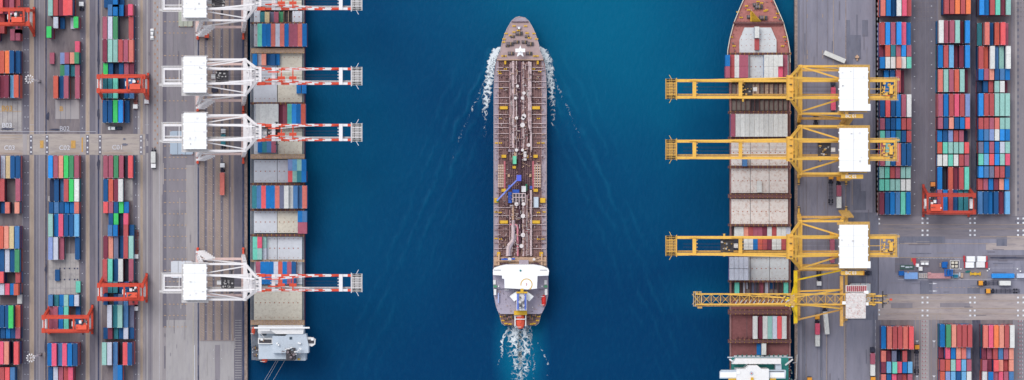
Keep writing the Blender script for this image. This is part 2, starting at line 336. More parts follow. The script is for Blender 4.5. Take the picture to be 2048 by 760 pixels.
y = 5
while y < 430: mk.sheet(1754, y, 1755.2, y+5.5, zz, whited); y += 10
y = 640
while y < 770: mk.sheet(1750.4, y, 1751.4, y+6, zz, whited); y += 13
y = 640
while y < 770:
    for x in (1848, 1854): mk.sheet(x-.8, y, x+.8, y+3.2, zz, whited); mt_.sheet(x-4, y+2, x-2, y+4, zz, mat('faded_red_paint', (176, 110, 120), .9, .2))
    for x in (2040, 2045): mk.sheet(x-.8, y, x+.8, y+3.2, zz, whited); mt_.sheet(x-4, y+2, x-2, y+4, zz, mat('faded_red_paint', (176, 110, 120), .9, .2))
    y += 8
# arrows and long lines
for yc in (567, 582): mk.sheet(1858, yc-.4, 1866, yc+.4, zz, whited); mk.poly([(X(1866), Y(yc-1.6), zz), (X(1866), Y(yc+1.6), zz), (X(1875), Y(yc), zz)], [(0, 1, 2)], white)
for yc in (683, 753):
    for xc in (1834, 1868): mk.poly([(X(xc-3.5), Y(yc-2), zz), (X(xc+3.5), Y(yc-2), zz), (X(xc), Y(yc+2), zz)], [(0, 2, 1)], white); mk.sheet(xc-.6, yc+2, xc+.6, yc+12, zz, whited)
mk.sheet(0, 262.6, 192, 263.6, zz, whited); mk.sheet(1796, 558.2, 2048, 559.2, zz, whited)
mk.sheet(389.5, T, 390.4, B_, zz, whited); mk.sheet(394.2, T, 394.9, B_, zz, whited); mk.sheet(388.4, 690, 389.2, B_, zz, white)
for x0 in (290, 60): mk.sheet(x0, 249.3, x0+8, 249.9, zz, whited)
for y in (49, 112, 182, 248, 332): mk.sheet(374, y, 389, y+.5, zz, whited)
# yellow
for k, (x0, x1) in enumerate(((328, 332), (338, 341), (346, 349), (354, 357), (363, 366), (370, 373))):
    for r_ in range(35):
        yy = 21+r_*22.6
        if yy > 655: break
        if 300 > yy > 60 and r_ % 2: continue
        c_ = mat('worn_orange_paint', (196, 166, 136), .85, .2, sc=.5)
        my.sheet(x0-.2, yy-.5, x1+.4, yy+.5, zz, c_); my.sheet((x0+x1)/2-.4, yy-1.6, (x0+x1)/2+.5, yy+.4, zz+.01, c_)
for x, s_ in ((310, 0), (315, 8)):
    y = 4+s_
    while y < 300: my.sheet(x-.8, y, x+.8, y+4, zz, mat('orange_cone_paint', (186, 132, 96), .8, .2)); y += 17
my.sheet(80, 281, 87, 296, zz, yellow); my.sheet(142, 281, 151, 296.5, zz, yellow); my.sheet(163, 275, 166, 304, zz, yellow)
my.sheet(100, 306, 158, 306.8, zz, tanl); my.sheet(205, 305.5, 265, 306.4, zz, tanl); my.sheet(0, 271, 44, 271.8, zz, tanl); my.sheet(0, 277, 44, 277.6, zz, tanl); my.sheet(0, 306, 44, 306.9, zz, tanl); my.sheet(0, 222.5, 42, 223, zz, yellow)
for x in (401, 408, 417, 424, 433, 439, 449, 456): mt_.sheet(x, T, x+.6, 681, zz, tanl)
mt_.sheet(464, T, 465.1, 681, zz, tanl); mt_.sheet(386, 600, 386.8, B_, zz, mat('sand_line', (206, 196, 176), .9, .1)); mt_.sheet(400, 681.6, 484, 682.1, zz, lane_dk)
# diagonal hatching of the lanes under the white cranes
for (x0, x1) in ((402.3, 408), (418, 424.5), (434, 438.8), (450, 455.6)):
    y = -40
    while y < 676:
        mt_.poly([(X(x0), Y(y), zz), (X(x0), Y(y+1.1), zz), (X(x1), Y(y+5.1), zz), (X(x1), Y(y+4), zz)], [(0, 1, 2, 3)], tanl); y += 5.2
y = 640
while y < 760:      # stepped marks at the lower quay edge
    mt_.sheet(470+((y*7) % 5), y, 483, y+1.3, zz, apron_pale); y += 5
for x in (1606, 1612.5, 1634, 1655): mt_.sheet(x, T, x+.6, B_, zz, mat('faint_line', (132, 122, 124), .9, .2, sc=.5))
my.sheet(1666.5, T, 1667.3, 130, zz, tanl); my.sheet(1688.4, 600, 1689.3, B_, zz, tanl); my.sheet(1704, 350, 1704.8, 410, zz, tanl); my.sheet(1652.5, 660, 1653.3, B_, zz, tanl)
for y0 in (-5, 28, 100, 110): my.sheet(1614, y0, 1615, y0+8, zz, tanl); my.sheet(1645, y0, 1646, y0+7, zz, tanl)
for (x0, y0, x1, y1) in ((1765, 449, 2048, 449.6), (1765, 457.5, 2048, 458), (1800, 487, 1975, 487.8), (1960, 473, 2048, 473.8), (1785, 514.5, 1925, 515.3), (1770, 589, 1975, 589.9), (1780, 617, 1880, 617.6), (1882, 616.5, 2032, 617.2), (1770, 627.5, 2040, 628.1), (1765, 601.5, 2040, 602)):
    my.sheet(x0, y0, x1, y1, zz, tanl)
for x in (1831, 1839, 1862, 1873, 1880): my.sheet(x, 632 if x < 1880 else 625, x+.5, 770 if x < 1874 else 640, zz, tanl)
for i in range(11): mk.sheet(1872+i*9, 575, 1877+i*9, 575.6, zz, tanl)
for i in range(46): mk.sheet(1836+i*3.0, 516.5, 1837.3+i*3.0, 518, zz, whited)
for i in range(24): mk.sheet(1981+i*2.6, 535.5, 1982.2+i*2.6, 536.7, zz, whited)
for x in (1832, 1837, 1843.5, 1850, 1857, 1870): mt_.sheet(x, T, x+.5, 428, zz, mat('faint_line', (132, 122, 124), .9, .2, sc=.5))
for x in (2026, 2029, 2038.5, 2045): mt_.sheet(x, T, x+.6, 428, zz, mat('sandy_line', (164, 150, 148), .9, .2, sc=.5))
y = 4
while y < 425: my.sheet(2034.5, y, 2038, y+5, zz, navy_as); y += 13.3
y = -4
while y < 48:
    for x in (1833, 1840, 1847, 1854, 1861, 1868, 2033, 2040, 2047): mt_.sheet(x, y, x+3.6, y+1.2, zz, mat('faint_line', (132, 122, 124), .9, .2, sc=.5))
    y += 9
rp = random.Random(11)
for k in range(150):      # repairs, tyre scuffs and seams in the paving
    if k < 70: px, py = rp.uniform(290, 470), rp.uniform(-10, 770)
    elif k < 120: px, py = rp.uniform(1602, 1750), rp.uniform(-10, 770)
    else: px, py = rp.uniform(1765, 2040), rp.uniform(440, 632)
    lw, ll = rp.uniform(.5, 2.2), rp.uniform(6, 46)
    if k >= 120: lw, ll = ll, lw
    jm = rp.choice((navy_as, lane_md, lane_dk) if k >= 70 else (lane_md, lane_lt, lane_dk, apron_pale))
    st0.sheet(px, py, px+lw, py+ll, .2, jm)
struct(st0, 'paving_repair')
struct(mk, 'white_road_marking'); struct(my, 'yellow_road_marking'); struct(mt_, 'lane_line')
# numbers painted on the ground
for body, px, py, s_, m_ in (('B03', 14, 217, 3.9, yellow), ('B', 122.5, 218, 3.6, yellow), ('B03', 14, 251, 3.6, lett), ('B02', 129, 257.5, 3.5, whited), ('C03', 19, 296, 3.5, lett), ('C02', 129, 296, 3.5, lett), ('C01', 235, 295, 3.5, lett)):
    txt(body, px, py, .30, s_, m_, 'painted_number', kind='structure')
# joints and lines of pads where no boxes stand
jn = MB()
for x in (5, 15, 25, 35): jn.sheet(x, 202, x+.8, 262, .15, pad)
for y in (536, 558, 576): jn.sheet(98, y, 158, y+.6, .15, lane_md)
for x in (106, 112, 121, 131, 141, 151):
    jn.sheet(x, 510, x+.5, 612, .15, lane_md)
for x in (120, 129, 139, 149, 155):
    for y in (537, 559): jn.sheet(x-1.3, y-1.6, x+1.3, y+1.6, .2, rail_dk)
for x in (110, 121, 131, 141): jn.sheet(x, 197, x+.6, 246, .15, navy_as)
for (x0, x1) in ((131, 139), (138, 148)):
    jn.sheet(x0, 475, x0+.7, 510, .15, whited)
struct(jn, 'pad_joint')
st = MB(); oil = mat('oil_stain', (70, 72, 90), .8, .3, sc=.3)
for (px, py, a, b, m_) in ((14, 258, 16, 2.2, oil), (112, 259, 14, 2.0, oil), (250, 289, 6, 2.5, navy_as), (249, 278, 3, 2, navy_as), (2010, 515.5, 40, 2.2, oil), (1948, 160, 4, 14, oil), (197, 228, 2.5, 12, oil), (197, 330, 3, 15, oil), (92, 540, 2.5, 12, oil), (92, 695, 2.5, 20, oil), (96, 232, 3, 8, oil), (197, 120, 2.5, 22, oil), (197, 50, 2.5, 22, oil), (1780, 330, 2, 5, oil)):
    pts = []; 
    for k in range(18):
        t_ = k/18*2*math.pi; rr = random.uniform(.72, 1.15); pts.append((X(px+a*rr*math.cos(t_)), Y(py+b*rr*math.sin(t_))))
    st.poly([(x, y, .29) for x, y in pts], [tuple(range(18))[::-1]], m_)
struct(st, 'ground_stain')

# ------------------------------------------------------------------ containers
CC = {'r': ('maroon', (128, 50, 72)), 'R': ('brick red', (186, 82, 84)), 's': ('salmon red', (222, 120, 108)), 'c': ('coral red', (240, 96, 100)), 'p': ('pink red', (232, 92, 122)),
      'o': ('orange', (250, 132, 80)), 'O': ('rust orange', (208, 96, 78)), 'm': ('mauve red', (176, 92, 112)), 'd': ('navy blue', (10, 82, 138)), 'D': ('near-black navy', (34, 50, 82)),
      'b': ('blue', (0, 116, 190)), 'B': ('bright blue', (40, 146, 228)), 'l': ('pale blue', (112, 176, 220)), 'S': ('steel blue', (74, 124, 176)), 't': ('dark teal', (48, 128, 140)),
      'T': ('pale mint', (152, 200, 190)), 'a': ('aqua', (112, 210, 186)), 'g': ('bright green', (66, 208, 108)), 'G': ('dull green', (72, 150, 104)), 'w': ('white', (226, 226, 222)),
      'W': ('grey-white', (204, 208, 222)), 'k': ('charcoal', (52, 54, 70)), 'y': ('lavender blue', (136, 156, 206)), 'Y': ('cream', (220, 196, 150)), 'h': ('peach', (236, 152, 132)), 'q': ('slate grey', (112, 116, 142))}
CMAT = {k: mat(v[0].replace(' ', '_')+'_container_paint', v[1], .6, .09, sc=.5, rib=5.5, rnd=.09, dirt=tuple(int(a*.62+30) for a in v[1]), dirt_amt=.5, spec=.35) for k, v in CC.items()}
LOCK = mat('corner_casting', (196, 200, 208), .6, .2); GASK = mat('door_gear', (120, 122, 130), .6, .2)
def container_mesh(k, L_):
    g = MB(); m_ = CMAT[k]; hx, hy, h = 1.22, L_/2, 2.59
    g.box(-hx+.03, hx-.03, -hy+.03, hy-.03, .12, h-.05, m_)
    for sx in (-1, 1):      # rails
        g.box(sx*hx, sx*(hx-.11), -hy, hy, h-.12, h, m_); g.box(sx*hx, sx*(hx-.13), -hy, hy, 0, .16, m_)
        for sy in (-1, 1):
            g.box(sx*hx, sx*(hx-.14), sy*hy, sy*(hy-.14), .16, h-.13, m_)
            g.box(sx*(hx+.01), sx*(hx-.24), sy*(hy+.01), sy*(hy-.26), h-.13, h+.015, LOCK)
    for sy in (-1, 1): g.box(-hx+.24, hx-.24, sy*hy, sy*(hy-.12), h-.12, h-.003, m_); g.box(-hx+.13, hx-.13, sy*hy, sy*(hy-.12), 0, .15, m_)
    for x in (-.7, -.3, .3, .7): g.box(x-.03, x+.03, -hy-.02, -hy+.03, .2, h-.2, GASK)
    me = bpy.data.meshes.new('shipping_container'); me.from_pydata(g.v, [], g.f)
    for q in g.ms: me.materials.append(q)
    me.polygons.foreach_set('material_index', g.mi); me.update(); return me
CMESH = {}
def add_container(x, y, z, k, long, label, group, rz=0.0):
    key = (k, long)
    if key not in CMESH: CMESH[key] = container_mesh(k, 12.19 if long else 6.06)
    o = bpy.data.objects.new('shipping_container', CMESH[key]); scn.collection.objects.link(o)
    o.location = (x, y, z); o.rotation_euler = (0, 0, rz)
    o['label'] = label; o['category'] = 'container'; o['group'] = group
    return o
PILE = MB()
def pile_box(x, y, z, k, long, n=1):
    L_ = (12.19 if long else 6.06)/2; PILE.box(x-1.21, x+1.21, y-L_, y+L_, z+.02, z+2.57, CMAT[k])
ORD = ['first', 'second', 'third', 'fourth', 'fifth', 'sixth', 'seventh', 'eighth', 'ninth', 'tenth', 'eleventh', 'twelfth', 'thirteenth', 'fourteenth', 'fifteenth', 'sixteenth', 'seventeenth', 'eighteenth', 'nineteenth', 'twentieth', 'twenty-first']
TOPS = []
def block(where, xs, rows, base=0.0, zt=9.0, rowname='row', sub='rrRmdbDsOqtdd', group='containers stacked in the yard'):
    """rows: (y0, y1, colours, tiers) ; xs: slot centres in the photo for a top at height zt"""
    for ri, (y0, y1, cols, tiers) in enumerate(rows):
        n = 0; long = (y1-y0) > 32
        for i, c in enumerate(cols):
            if c == '.': continue
            n += 1; t = int(tiers[i]) if len(tiers) > 1 else int(tiers)
            x = X(xs[i], zt); y = Y((y0+y1)/2, base+zt*.9)
            z = base+(t-1)*2.6
            lab = '%s %s container, %s from left in %s %s of %s' % (CC[c][0], 'long' if long else 'short', ORD[n-1], ORD[ri], rowname, where)
            vis = (1000 if long else 0)+t+(50 if -5 < y0 and y1 < 765 and xs[i] > 0 else -800)
            TOPS.append((vis, x, y, z, c, long, lab, group))
            for q in range(t-1): pile_box(x, y, base+q*2.6, random.choice(sub), long)
def sl(c, n=6, p=10.45): return [c+i*p for i in range(n)]
A = [-7, 3.2, 13.6, 24, 34.6]
block('far-left upper block', A, [(-17, 28, 'rcrmR', '45443'), (29, 51, 'RRd..', '331'), (44, 66, 'RR..m', '33003'), (58, 81, 'r..mm', '20033'), (101, 147, 'SOodd', '33343'), (150, 196, 'mrrlO', '43435')])
block('far-left lower block', A, [(312, 356, 'cWYdd', '42233'), (358, 402, 'rR..m', '33003'), (404, 427, 'mds.h', '32304'), (452, 497, 'OOhYS', '44444'), (500, 543, 'ddWdG', '33334'), (543, 566, 'cc..R', '44003'), (567, 590, 'WWpbO', '33335'), (586, 608, '....w', '00001'),
    (610, 656, 'dddgO', '33353'), (655, 677, 'ddbdm', '22223'), (682, 729, 'pphkc', '44415'), (735, 780, 'RRcS.', '33330')])
Bx = sl(100)
block('second-left upper block', Bx, [(-14, 31, 'TRrcc.', '333450'), (33, 57, '.Wd.Wg', '031014'), (53, 77, 'g.....', '500000'), (82, 104, '.....p', '000002'), (104, 127, 'm.ymhG', '101223'), (129, 152, '..GStm', '001212'), (150, 198, '.Odm.m', '032302')])
block('second-left lower block', Bx, [(311, 356, 'Bmh'+'gGm', '333333'), (359, 402, 'DdSRgw', '121333'), (404, 427, 'dSdbbs', '222223'), (429, 472, 'Tbpddl', '323333'), (475, 519, 'yWm..d', '332002'), (540, 562, '.d....', '010000'), (563, 586, '.....a', '000001'), (590, 612, 'S'+'tbTbW', '322333'),
    (613, 658, 'mmba.d', '233301'), (686, 731, 'bpSpbd', '454555'), (734, 779, 'dWmRp.', '333340')])
Cx = sl(209)
block('third-left upper block', Cx, [(-31, 13, 'ddbd..', '123100'), (9, 31, '.Sbbrp', '033214'), (33, 78, 'mWG..R', '333003'), (79, 124, 'rTTRms', '333333'), (126, 149, 'gdDdmr', '221222'), (150, 198, 'ttaDdS', '333122'), (200, 245, 'ddgBd.', '333310')])
block('third-left lower block', Cx, [(311, 356, 'mmGmkc', '222214'), (359, 402, 'dOrw..', '222300'), (404, 426, 'cmdgb.', '222220'), (427, 449, '.dgDp.', '022130'), (450, 472, '.SbDRd', '033132'), (473, 516, 'rhqdRT', '222133'), (518, 563, 'Radwkm', '332313'), (563, 586, 'Rttdd.', '233220'), (588, 610, 'd.dqSR', '202333'),
    (610, 655, '.WtTSq', '043432'), (656, 678, 'drtdWd', '232232'), (684, 730, 'TWSkcd', '443145'), (730, 775, '..Sb..', '003400')])
Dx = sl(1764.5, p=10.6)
block('inner-right upper block', Dx, [(-13, 33, 'sbdwpR', '553554'), (45, 90, 'RBmBpb', '444543'), (91, 113, 'rOtmBm', '244444'), (114, 137, 'bwwhwa', '444544'), (140, 185, 'kbdRr.', '123410'), (189, 234, 'dcdbmw', '444444'), (237, 259, 'mddbRR', '444444'), (262, 284, 'aSbtdR', '444444'), (287, 331, 'mTdsdd', '444444'), (334, 356, 'TaRmTT', '333333'), (359, 381, 'aaTTww', '333333'), (384, 429, 'rdbSab', '333333')])
block('inner-right lower block', sl(1768, p=10.6), [(652, 698, 'bsRRsc', '344445'), (702, 724, 'srqDRk', '323131'), (724, 746, 'rlapbl', '334333'), (749, 771, 'sdprRm', '333323')])
Ex = sl(1880.5, p=10.8)
block('middle-right upper block', Ex, [(-17, 29, '.RRoRo', '055555'), (41, 87, 'wmmTrB', '545524'), (90, 136, 'bRlrrB', '444234'), (139, 184, 'sTmOTr', '444441'), (188, 233, 'mbRpRy', '444444'), (235, 258, 'mdhdbc', '444444'), (261, 283, 'bdyRmD', '333331'), (284, 307, 'OaTTTc', '333333'), (309, 332, 'wwawRm', '333333'), (334, 379, 'bkOrRa', '313233'), (380, 424, 'mbRdtt', '333222')])
block('middle-right lower block', sl(1884.5, p=10.6), [(648, 694, 'bGhRRR', '455555'), (695, 717, 'rpbhsy', '244443'), (719, 741, 'ROTplm', '444444'), (743, 765, 'Oyldlw', '444444')])
Fx = sl(1961.5, p=10.6)
block('outer-right upper block', Fx, [(-15, 31, 'BbRarT', '545545'), (45, 91, 'tsdOcm', '253452'), (93, 138, 'ROwSTw', '435335'), (138, 160, 'bmhdSb', '444444'), (162, 185, 'DdRTwr', '233441'), (187, 232, 'BRRTTT', '444444'), (236, 258, 'RRmsTT', '444444'), (259, 281, 'bSywBb', '444444'), (284, 306, 'qbmbWT', '444444'), (308, 330, 'alcBTp', '444444'), (333, 355, 'BSqRRd', '444444'), (357, 380, 'RmbrhB', '333333'), (383, 428, 'Sdbdrl', '332324')])
block('outer-right lower block', sl(1969, p=10.6), [(648, 696, 'spohRw', '555555'), (696, 718, 'rmRSmh', '334444'), (719, 742, 'mrchRh', '435434'), (743, 765, 'wbmpmS', '454444')])
# containers on the two moored container ships (slots given one by one)
def ship_row(where, y0, y1, items, base):
    long = (y1-y0) > 32
    for n, (cx, c, t) in enumerate(items):
        z = base+(t-1)*2.6; x = X(cx, z+2.6); y = Y((y0+y1)/2, z+2.6)
        lab = '%s %s container, %s from left in %s' % (CC[c][0], 'long' if long else 'short', ORD[n], where)
        TOPS.append(((1060 if long else 60)+t, x, y, z, c, long, lab, 'containers loaded on the moored ships'))
        for q in range(t-1): pile_box(x, y, base+q*2.6, random.choice('rdbRm'), long)
def seq(x0, p, s, t=2): return [(x0+i*p, c, (int(t[i]) if isinstance(t, str) else t)) for i, c in enumerate(s) if c != '.']
LB = 9.0
ship_row('short bay beneath topmost white crane', 25, 45, seq(525, 9.1, 'tYqmG', '12121'), LB-1.4)
ship_row('uppermost long bay of the left ship', 47, 93, seq(519.5, 8.92, 'abbsWsbmmsb', 3), LB)
ship_row('row beside the second white crane boom', 108, 130, seq(509.5, 9, 'bWhddb', '212121'), LB)
ship_row('boom-side pair right of second crane', 170, 181, [(597.5, 'b', 1), (608, 'b', 2)], LB)
ship_row('long bay above the third white crane', 209, 252, seq(515.8, 9.05, 'wwwwwrmaBbO', '22222112333'), LB)
ship_row('short bay just below third white crane', 282, 306, seq(519.8, 9.1, 'btSm', '1222'), LB)
ship_row('upper group right of a grey hatch', 319, 341, seq(580.3, 9.1, 'ylTb', '2233'), LB)
ship_row('lower group right of a grey hatch', 342, 364, seq(580.3, 9.1, 'cTtb', '2233'), LB)
ship_row('full long bay of the left ship', 371, 417, seq(508.8, 9.1, 'tScbb'+'sqwwSSs', '333333332323'), LB)
ship_row('upper pair right of a cream hatch', 422, 444, seq(600, 9.1, 'bS', 2), LB)
ship_row('lower pair right of a cream hatch', 445, 467, seq(600, 9.1, 'mm', 2), LB)
ship_row('upper trio left of pale hatch', 474, 496, seq(510, 9.1, 'apT', '221'), LB)
ship_row('lower trio left of pale hatch', 497, 519, seq(510, 9.1, 'aTW', '221'), LB)
ship_row('bay behind lowest white crane', 524, 568, seq(516, 8.9, 'mbbbWObmd', 2), LB)
RB = 9.0
ship_row('bow hatch, upper one', 53, 76, [(1514, 'w', 2)], RB-1); ship_row('bow hatch, lower one', 77, 100, [(1514, 'R', 1)], RB-1)
ship_row('upper half of first right-ship bay', 110, 132, seq(1455.5, 9.1, 'bRwmm', '32222')+seq(1533, 9.4, 'wwwwm', '22231'), RB)
ship_row('lower half of first right-ship bay', 133, 155, seq(1455.5, 9.1, 'mRwmm', '32222')+seq(1533, 9.4, 'wwwpm', '22221'), RB)
ship_row('white bay above second yellow crane', 228, 273, seq(1466.3, 9.45, 'mwwwwwwwwwww', 2), RB)
ship_row('hatch under second yellow crane boom', 310, 332, [(1490, 'S', 2)], RB)
ship_row('rusty hatch centre', 362, 385, [(1519, 'w', 1)], RB)
ship_row('bay above third yellow crane boom', 454, 476, seq(1473.3, 9.4, 'wwhRmmrwR'+'wwW', 1), RB-3)
ship_row('bay within third yellow crane boom', 477, 499, seq(1473.3, 9.4, 'kkwwbORrwwR', 1), RB-3)
ship_row('upper white reefer group', 514, 537, seq(1463.5, 9.6, 'WWWW', 3), RB)
ship_row('lower white reefer group', 538, 560, seq(1463.5, 9.6, 'WWWW', 3), RB)
ship_row('open hold above the old lattice crane', 565, 588, [(1474, 'a', 2), (1491, 'W', 1), (1508, 'q', 1), (1522, 'm', 1), (1534.5, 'W', 1), (1544.5, 'd', 1), (1572, 'a', 2)], RB-5)
ship_row('brown bay below old lattice crane', 632, 678, [(1510.5, 'w', 2), (1521, 'r', 1), (1530.5, 'w', 2), (1540, 'T', 2), (1549.5, 'W', 2), (1559, 'c', 2), (1568.5, 'w', 2)], RB-2)
ship_row('last bay before the right bridge', 687, 710, [(1518, 'b', 1), (1528, 'w', 3)], RB-4)

TOPS.sort(key=lambda t: -t[0])
NIND = 284
for k, (vis, x, y, z, c, long, lab, grp) in enumerate(TOPS):
    if k < NIND: add_container(x, y, z, c, long, lab, grp)
    else: pile_box(x, y, z, c, long)
PILE.build('container_stack', kind='stuff', label='mixed short and buried containers filling the yard blocks and ship bays', category='containers')
print('TOPS', len(TOPS))

# ------------------------------------------------------------------ ship-to-shore cranes
WP = mat('white_crane_paint', (236, 232, 232), .45, .05, sc=.6, dirt=(206, 188, 180), dirt_amt=.35, spec=.5)
ROOF = mat('bright_white_roof', (252, 252, 252), .6, .02, sc=.6); ROOF.node_tree.nodes['Principled BSDF'].inputs['Roughness'].default_value = .6
SEAM = mat('grimy_roof_seam', (214, 212, 210), .7, .15, sc=1)
RB_ = mat('red_band_paint', (226, 84, 58), .5, .08, sc=.6)
YP = mat('yellow_crane_paint', (238, 186, 78), .5, .10, sc=.5, dirt=(206, 156, 92), dirt_amt=.5, spec=.4)
YB = mat('fresh_yellow_paint', (244, 206, 30), .5, .08, sc=.5, dirt=(196, 150, 50), dirt_amt=.3)
YT = mat('rusty_tan_yellow', (218, 170, 94), .6, .15, sc=.8, dirt=(160, 110, 80), dirt_amt=.5)
GRT = mat('steel_grating', (200, 196, 194), .6, .2, sc=1.5); GRY = mat('yellow_grating', (206, 164, 92), .6, .25, sc=1.2)
DKM = mat('dark_machinery', (70, 68, 74), .6, .3, sc=1.2, dirt=(120, 110, 100), dirt_amt=.5)
TYRE = mat('black_rubber', (38, 38, 42), .8, .1); GLASS = mat('cab_glass', (40, 62, 80), .15, .1, spec=.8)
PINKW = mat('faded_pink_beam', (226, 196, 188), .6, .12, sc=.6, dirt=(200, 150, 140), dirt_amt=.5)
REDP = mat('gantry_red_orange', (208, 70, 46), .5, .12, sc=.7, dirt=(150, 60, 46), dirt_amt=.4)

def sts(px_rail, py, dirn, P, label):
    """quay crane. local x points to the water (0 = waterside rail), local y along the quay, z up"""
    zg = P['zg']; loc = (X(px_rail), Y(py, zg), 0)
    rt = root(P['name'], loc, label, 'crane', P['group'], 0 if dirn > 0 else math.pi, local=True)
    pm, wk, hb, th, bh = P['paint'], P['walk'], P['hb'], P['th'], P['bh']
    off = P['off']*dirn; ls = P['ls']; lt, wt = P['lt'], P['wt']; ax, az = P['apex']
    def B(name, fn, par=rt, **k):
        g = MB(); fn(g); return g.build(name, par, org=(0, 0, 0), **k)
    legs = {}
    for sy in (-1, 1):
        for nm, xb, xt in (('w', 0, wt), ('l', ls, lt)):
            yb = off+sy*bh; yt = off*.15+sy*th; legs[(nm, sy)] = (Vector((xb, yb, 1.6)), Vector((xt, yt, zg-.8)))
            def f(g, a=legs[(nm, sy)][0], b=legs[(nm, sy)][1]):
                g.beam(a, b, 1.5, 1.7, pm)
                for q in (.25, .5, .75): c_ = a.lerp(b, q); g.box(c_.x-1.0, c_.x+1.0, c_.y-.95, c_.y+.95, c_.z-.12, c_.z+.12, pm)
            B('leg', f)
    for nm, xb in (('w', 0), ('l', ls)):
        y0, y1 = off-bh-1.8, off+bh+1.8
        o = B('sill_beam', lambda g: g.box(xb-.85, xb+.85, y0+1.6, y1-1.6, 1.7, 3.6, P['sill']))
        for yy in (y0, y1):
            def f(g):
                g.box(xb-.5, xb+.5, yy-2.4, yy+2.4, .6, 1.6, RB_ if P['striped'] else pm); g.box(xb-.75, xb+.75, yy-1.9 if yy < off else yy+1.4, yy-1.4 if yy < off else yy+1.9, 1.0, 2.0, RB_ if P['striped'] else DKM)
                for k in (-1.7, -.6, .6, 1.7): g.tube((xb-.25, yy+k, .48), (xb+.25, yy+k, .48), .42, DKM, 10)
            B('bogie', f, o)
    for sy in (-1, 1):
        a = legs[('l', sy)]; b = legs[('w', sy)]; p_ = a[0].lerp(a[1], .42); q_ = b[0].lerp(b[1], .42)
        B('portal_beam', lambda g: g.beam(p_, q_, 1.3, 1.7, PINKW if P['striped'] else YT))
        def f(g):
            g.tube(p_, b[1], .42, pm); g.beam(a[1], b[1], 1.1, 1.3, pm)
        B('side_brace', f)
    for nm, xt in (('w', wt), ('l', lt)):
        B('cross_girder', lambda g: g.box(xt-.9, xt+.9, legs[(nm, -1)][1].y-.7, legs[(nm, 1)][1].y+.7, zg-1.2, zg+.9, pm))
    # trolley girders and boom
    zb0, zb1 = zg-1.0, zg+1.2; hinge = P['hinge']; tip = P['tip']; gw = P['gw']
    for sy in (-1, 1):
        def f(g): g.box(P['back'], hinge, sy*hb-gw/2, sy*hb+gw/2, zb0, zb1, pm)
        B('main_girder', f)
        def f(g):
            if P['striped']:
                x = hinge+.1; k = 0
                while x < tip:
                    e = min(tip, x+4.35); g.box(x, e, sy*hb-gw/2, sy*hb+gw/2, zb0, zb1, RB_ if k % 2 == 1 else pm); x = e; k += 1
            else:
                g.box(hinge+.1, tip, sy*hb-gw/2, sy*hb+gw/2, zb0, zb1, pm)
                x = hinge+3
                while x < tip-2: g.box(x, x+.18, sy*hb-gw/2-.03, sy*hb+gw/2+.03, zb0-.02, zb1+.04, YT); x += 7.5
        B('boom_girder', f)
    def f(g):   # walkway beside the lower girder
        yy = P['wside']; g.box(P['back'], tip-2, yy-.4, yy+.4, zb0-.3, zb0-.2, wk)
        x = P['back']
        while x < tip-2: g.box(x, x+.07, yy-.42, yy-.36, zb0-.2, zb0+.9, wk); g.box(x, x+.07, yy+.36, yy+.42, zb0-.2, zb0+.9, wk); x += 2.2
        g.box(P['back'], tip-2, yy+.37, yy+.41, zb0+.86, zb0+.92, wk); g.box(P['back'], tip-2, yy-.41, yy-.37, zb0+.86, zb0+.92, wk)
    B('walkway', f)
    for x in P['cross']:
        def f(g):
            g.box(x-.95, x+.95, -hb-gw/2-.02, hb+gw/2+.02, zb1+.01, zb1+.7, pm)
            for q in range(4): g.box(x-1.7, x-.95, -hb*.75+q*hb*.42, -hb*.75+q*hb*.42+.55, zb1-.1, zb1+.4, wk)
        B('cross_beam', f)
    def f(g):   # boom tip platform
        g.box(tip-5.8, tip-5.4, -hb-1.4, hb+1.4, zb1, zb1+.4, pm); g.box(tip-5.4, tip+.2, -hb-.9, hb+.9, zb1-.12, zb1, wk)
        for q in range(6): g.box(tip-5.1+q*.95, tip-4.85+q*.95, -hb-.9, hb+.9, zb1+.05, zb1+.25+.2*(q % 2), DKM if q % 3 == 1 else wk)
        for q in range(7): yy = -hb+q*hb/3; g.box(tip-5.2, tip-.2, yy-.14, yy+.14, zb1+.3, zb1+.6, pm if q % 2 else wk)
        g.box(tip, tip+.16, -hb-1, hb+1, zb1, zb1+1.1, pm); g.beam((tip-3, hb+.8, zb1), (tip-1.8, hb+3, zb1), .25, .25, pm); g.beam((tip-3, -hb-.8, zb1), (tip-1.8, -hb-3, zb1), .25, .25, pm)
    B('tip_platform', f)
    def f(g):   # trolley ropes
        for yy in (-hb*.35, -hb*.2, hb*.15, hb*.3): g.tube((lt, yy, zg), (tip-9, yy*.8, zg+.1), .05, DKM, 4)
    B('hoist_rope', f)
    for sy in (-1, 1):      # wind bracing between the trolley girders and the side frames
        B('wind_brace', lambda g: g.beam((lt+1, sy*(hb+1.1), zg-.2), (wt-1, sy*(th-.9), zg-.4), .6 if P['striped'] else .85, .6, pm))
    # A frame
    def f(g):
        for sy in (-1, 1):
            b = legs[('w', sy)][1]; g.beam(b, (ax, sy*P['ah'], az), 1.3, 1.5, pm)
            g.beam((lt, sy*(hb+.6), zg+.6), (ax-.4, sy*P['ah'], az-.6), P['bs'], P['bs'], pm)
        g.box(ax-1, ax+1, -P['ah']-1.1, P['ah']+1.1, az-.7, az+.6, pm)
        m_ = .45; x = wt+(ax-wt)*m_; y_ = th+(P['ah']-th)*m_; z = zg+(az-zg)*m_; g.box(x-.5, x+.5, -y_, y_, z-.5, z+.5, pm)
        g.beam((wt+.5, -th, zg+.5), (x, y_, z), .35, .35, pm); g.beam((wt+.5, th, zg+.5), (x, -y_, z), .35, .35, pm)
    B('a_frame', f)
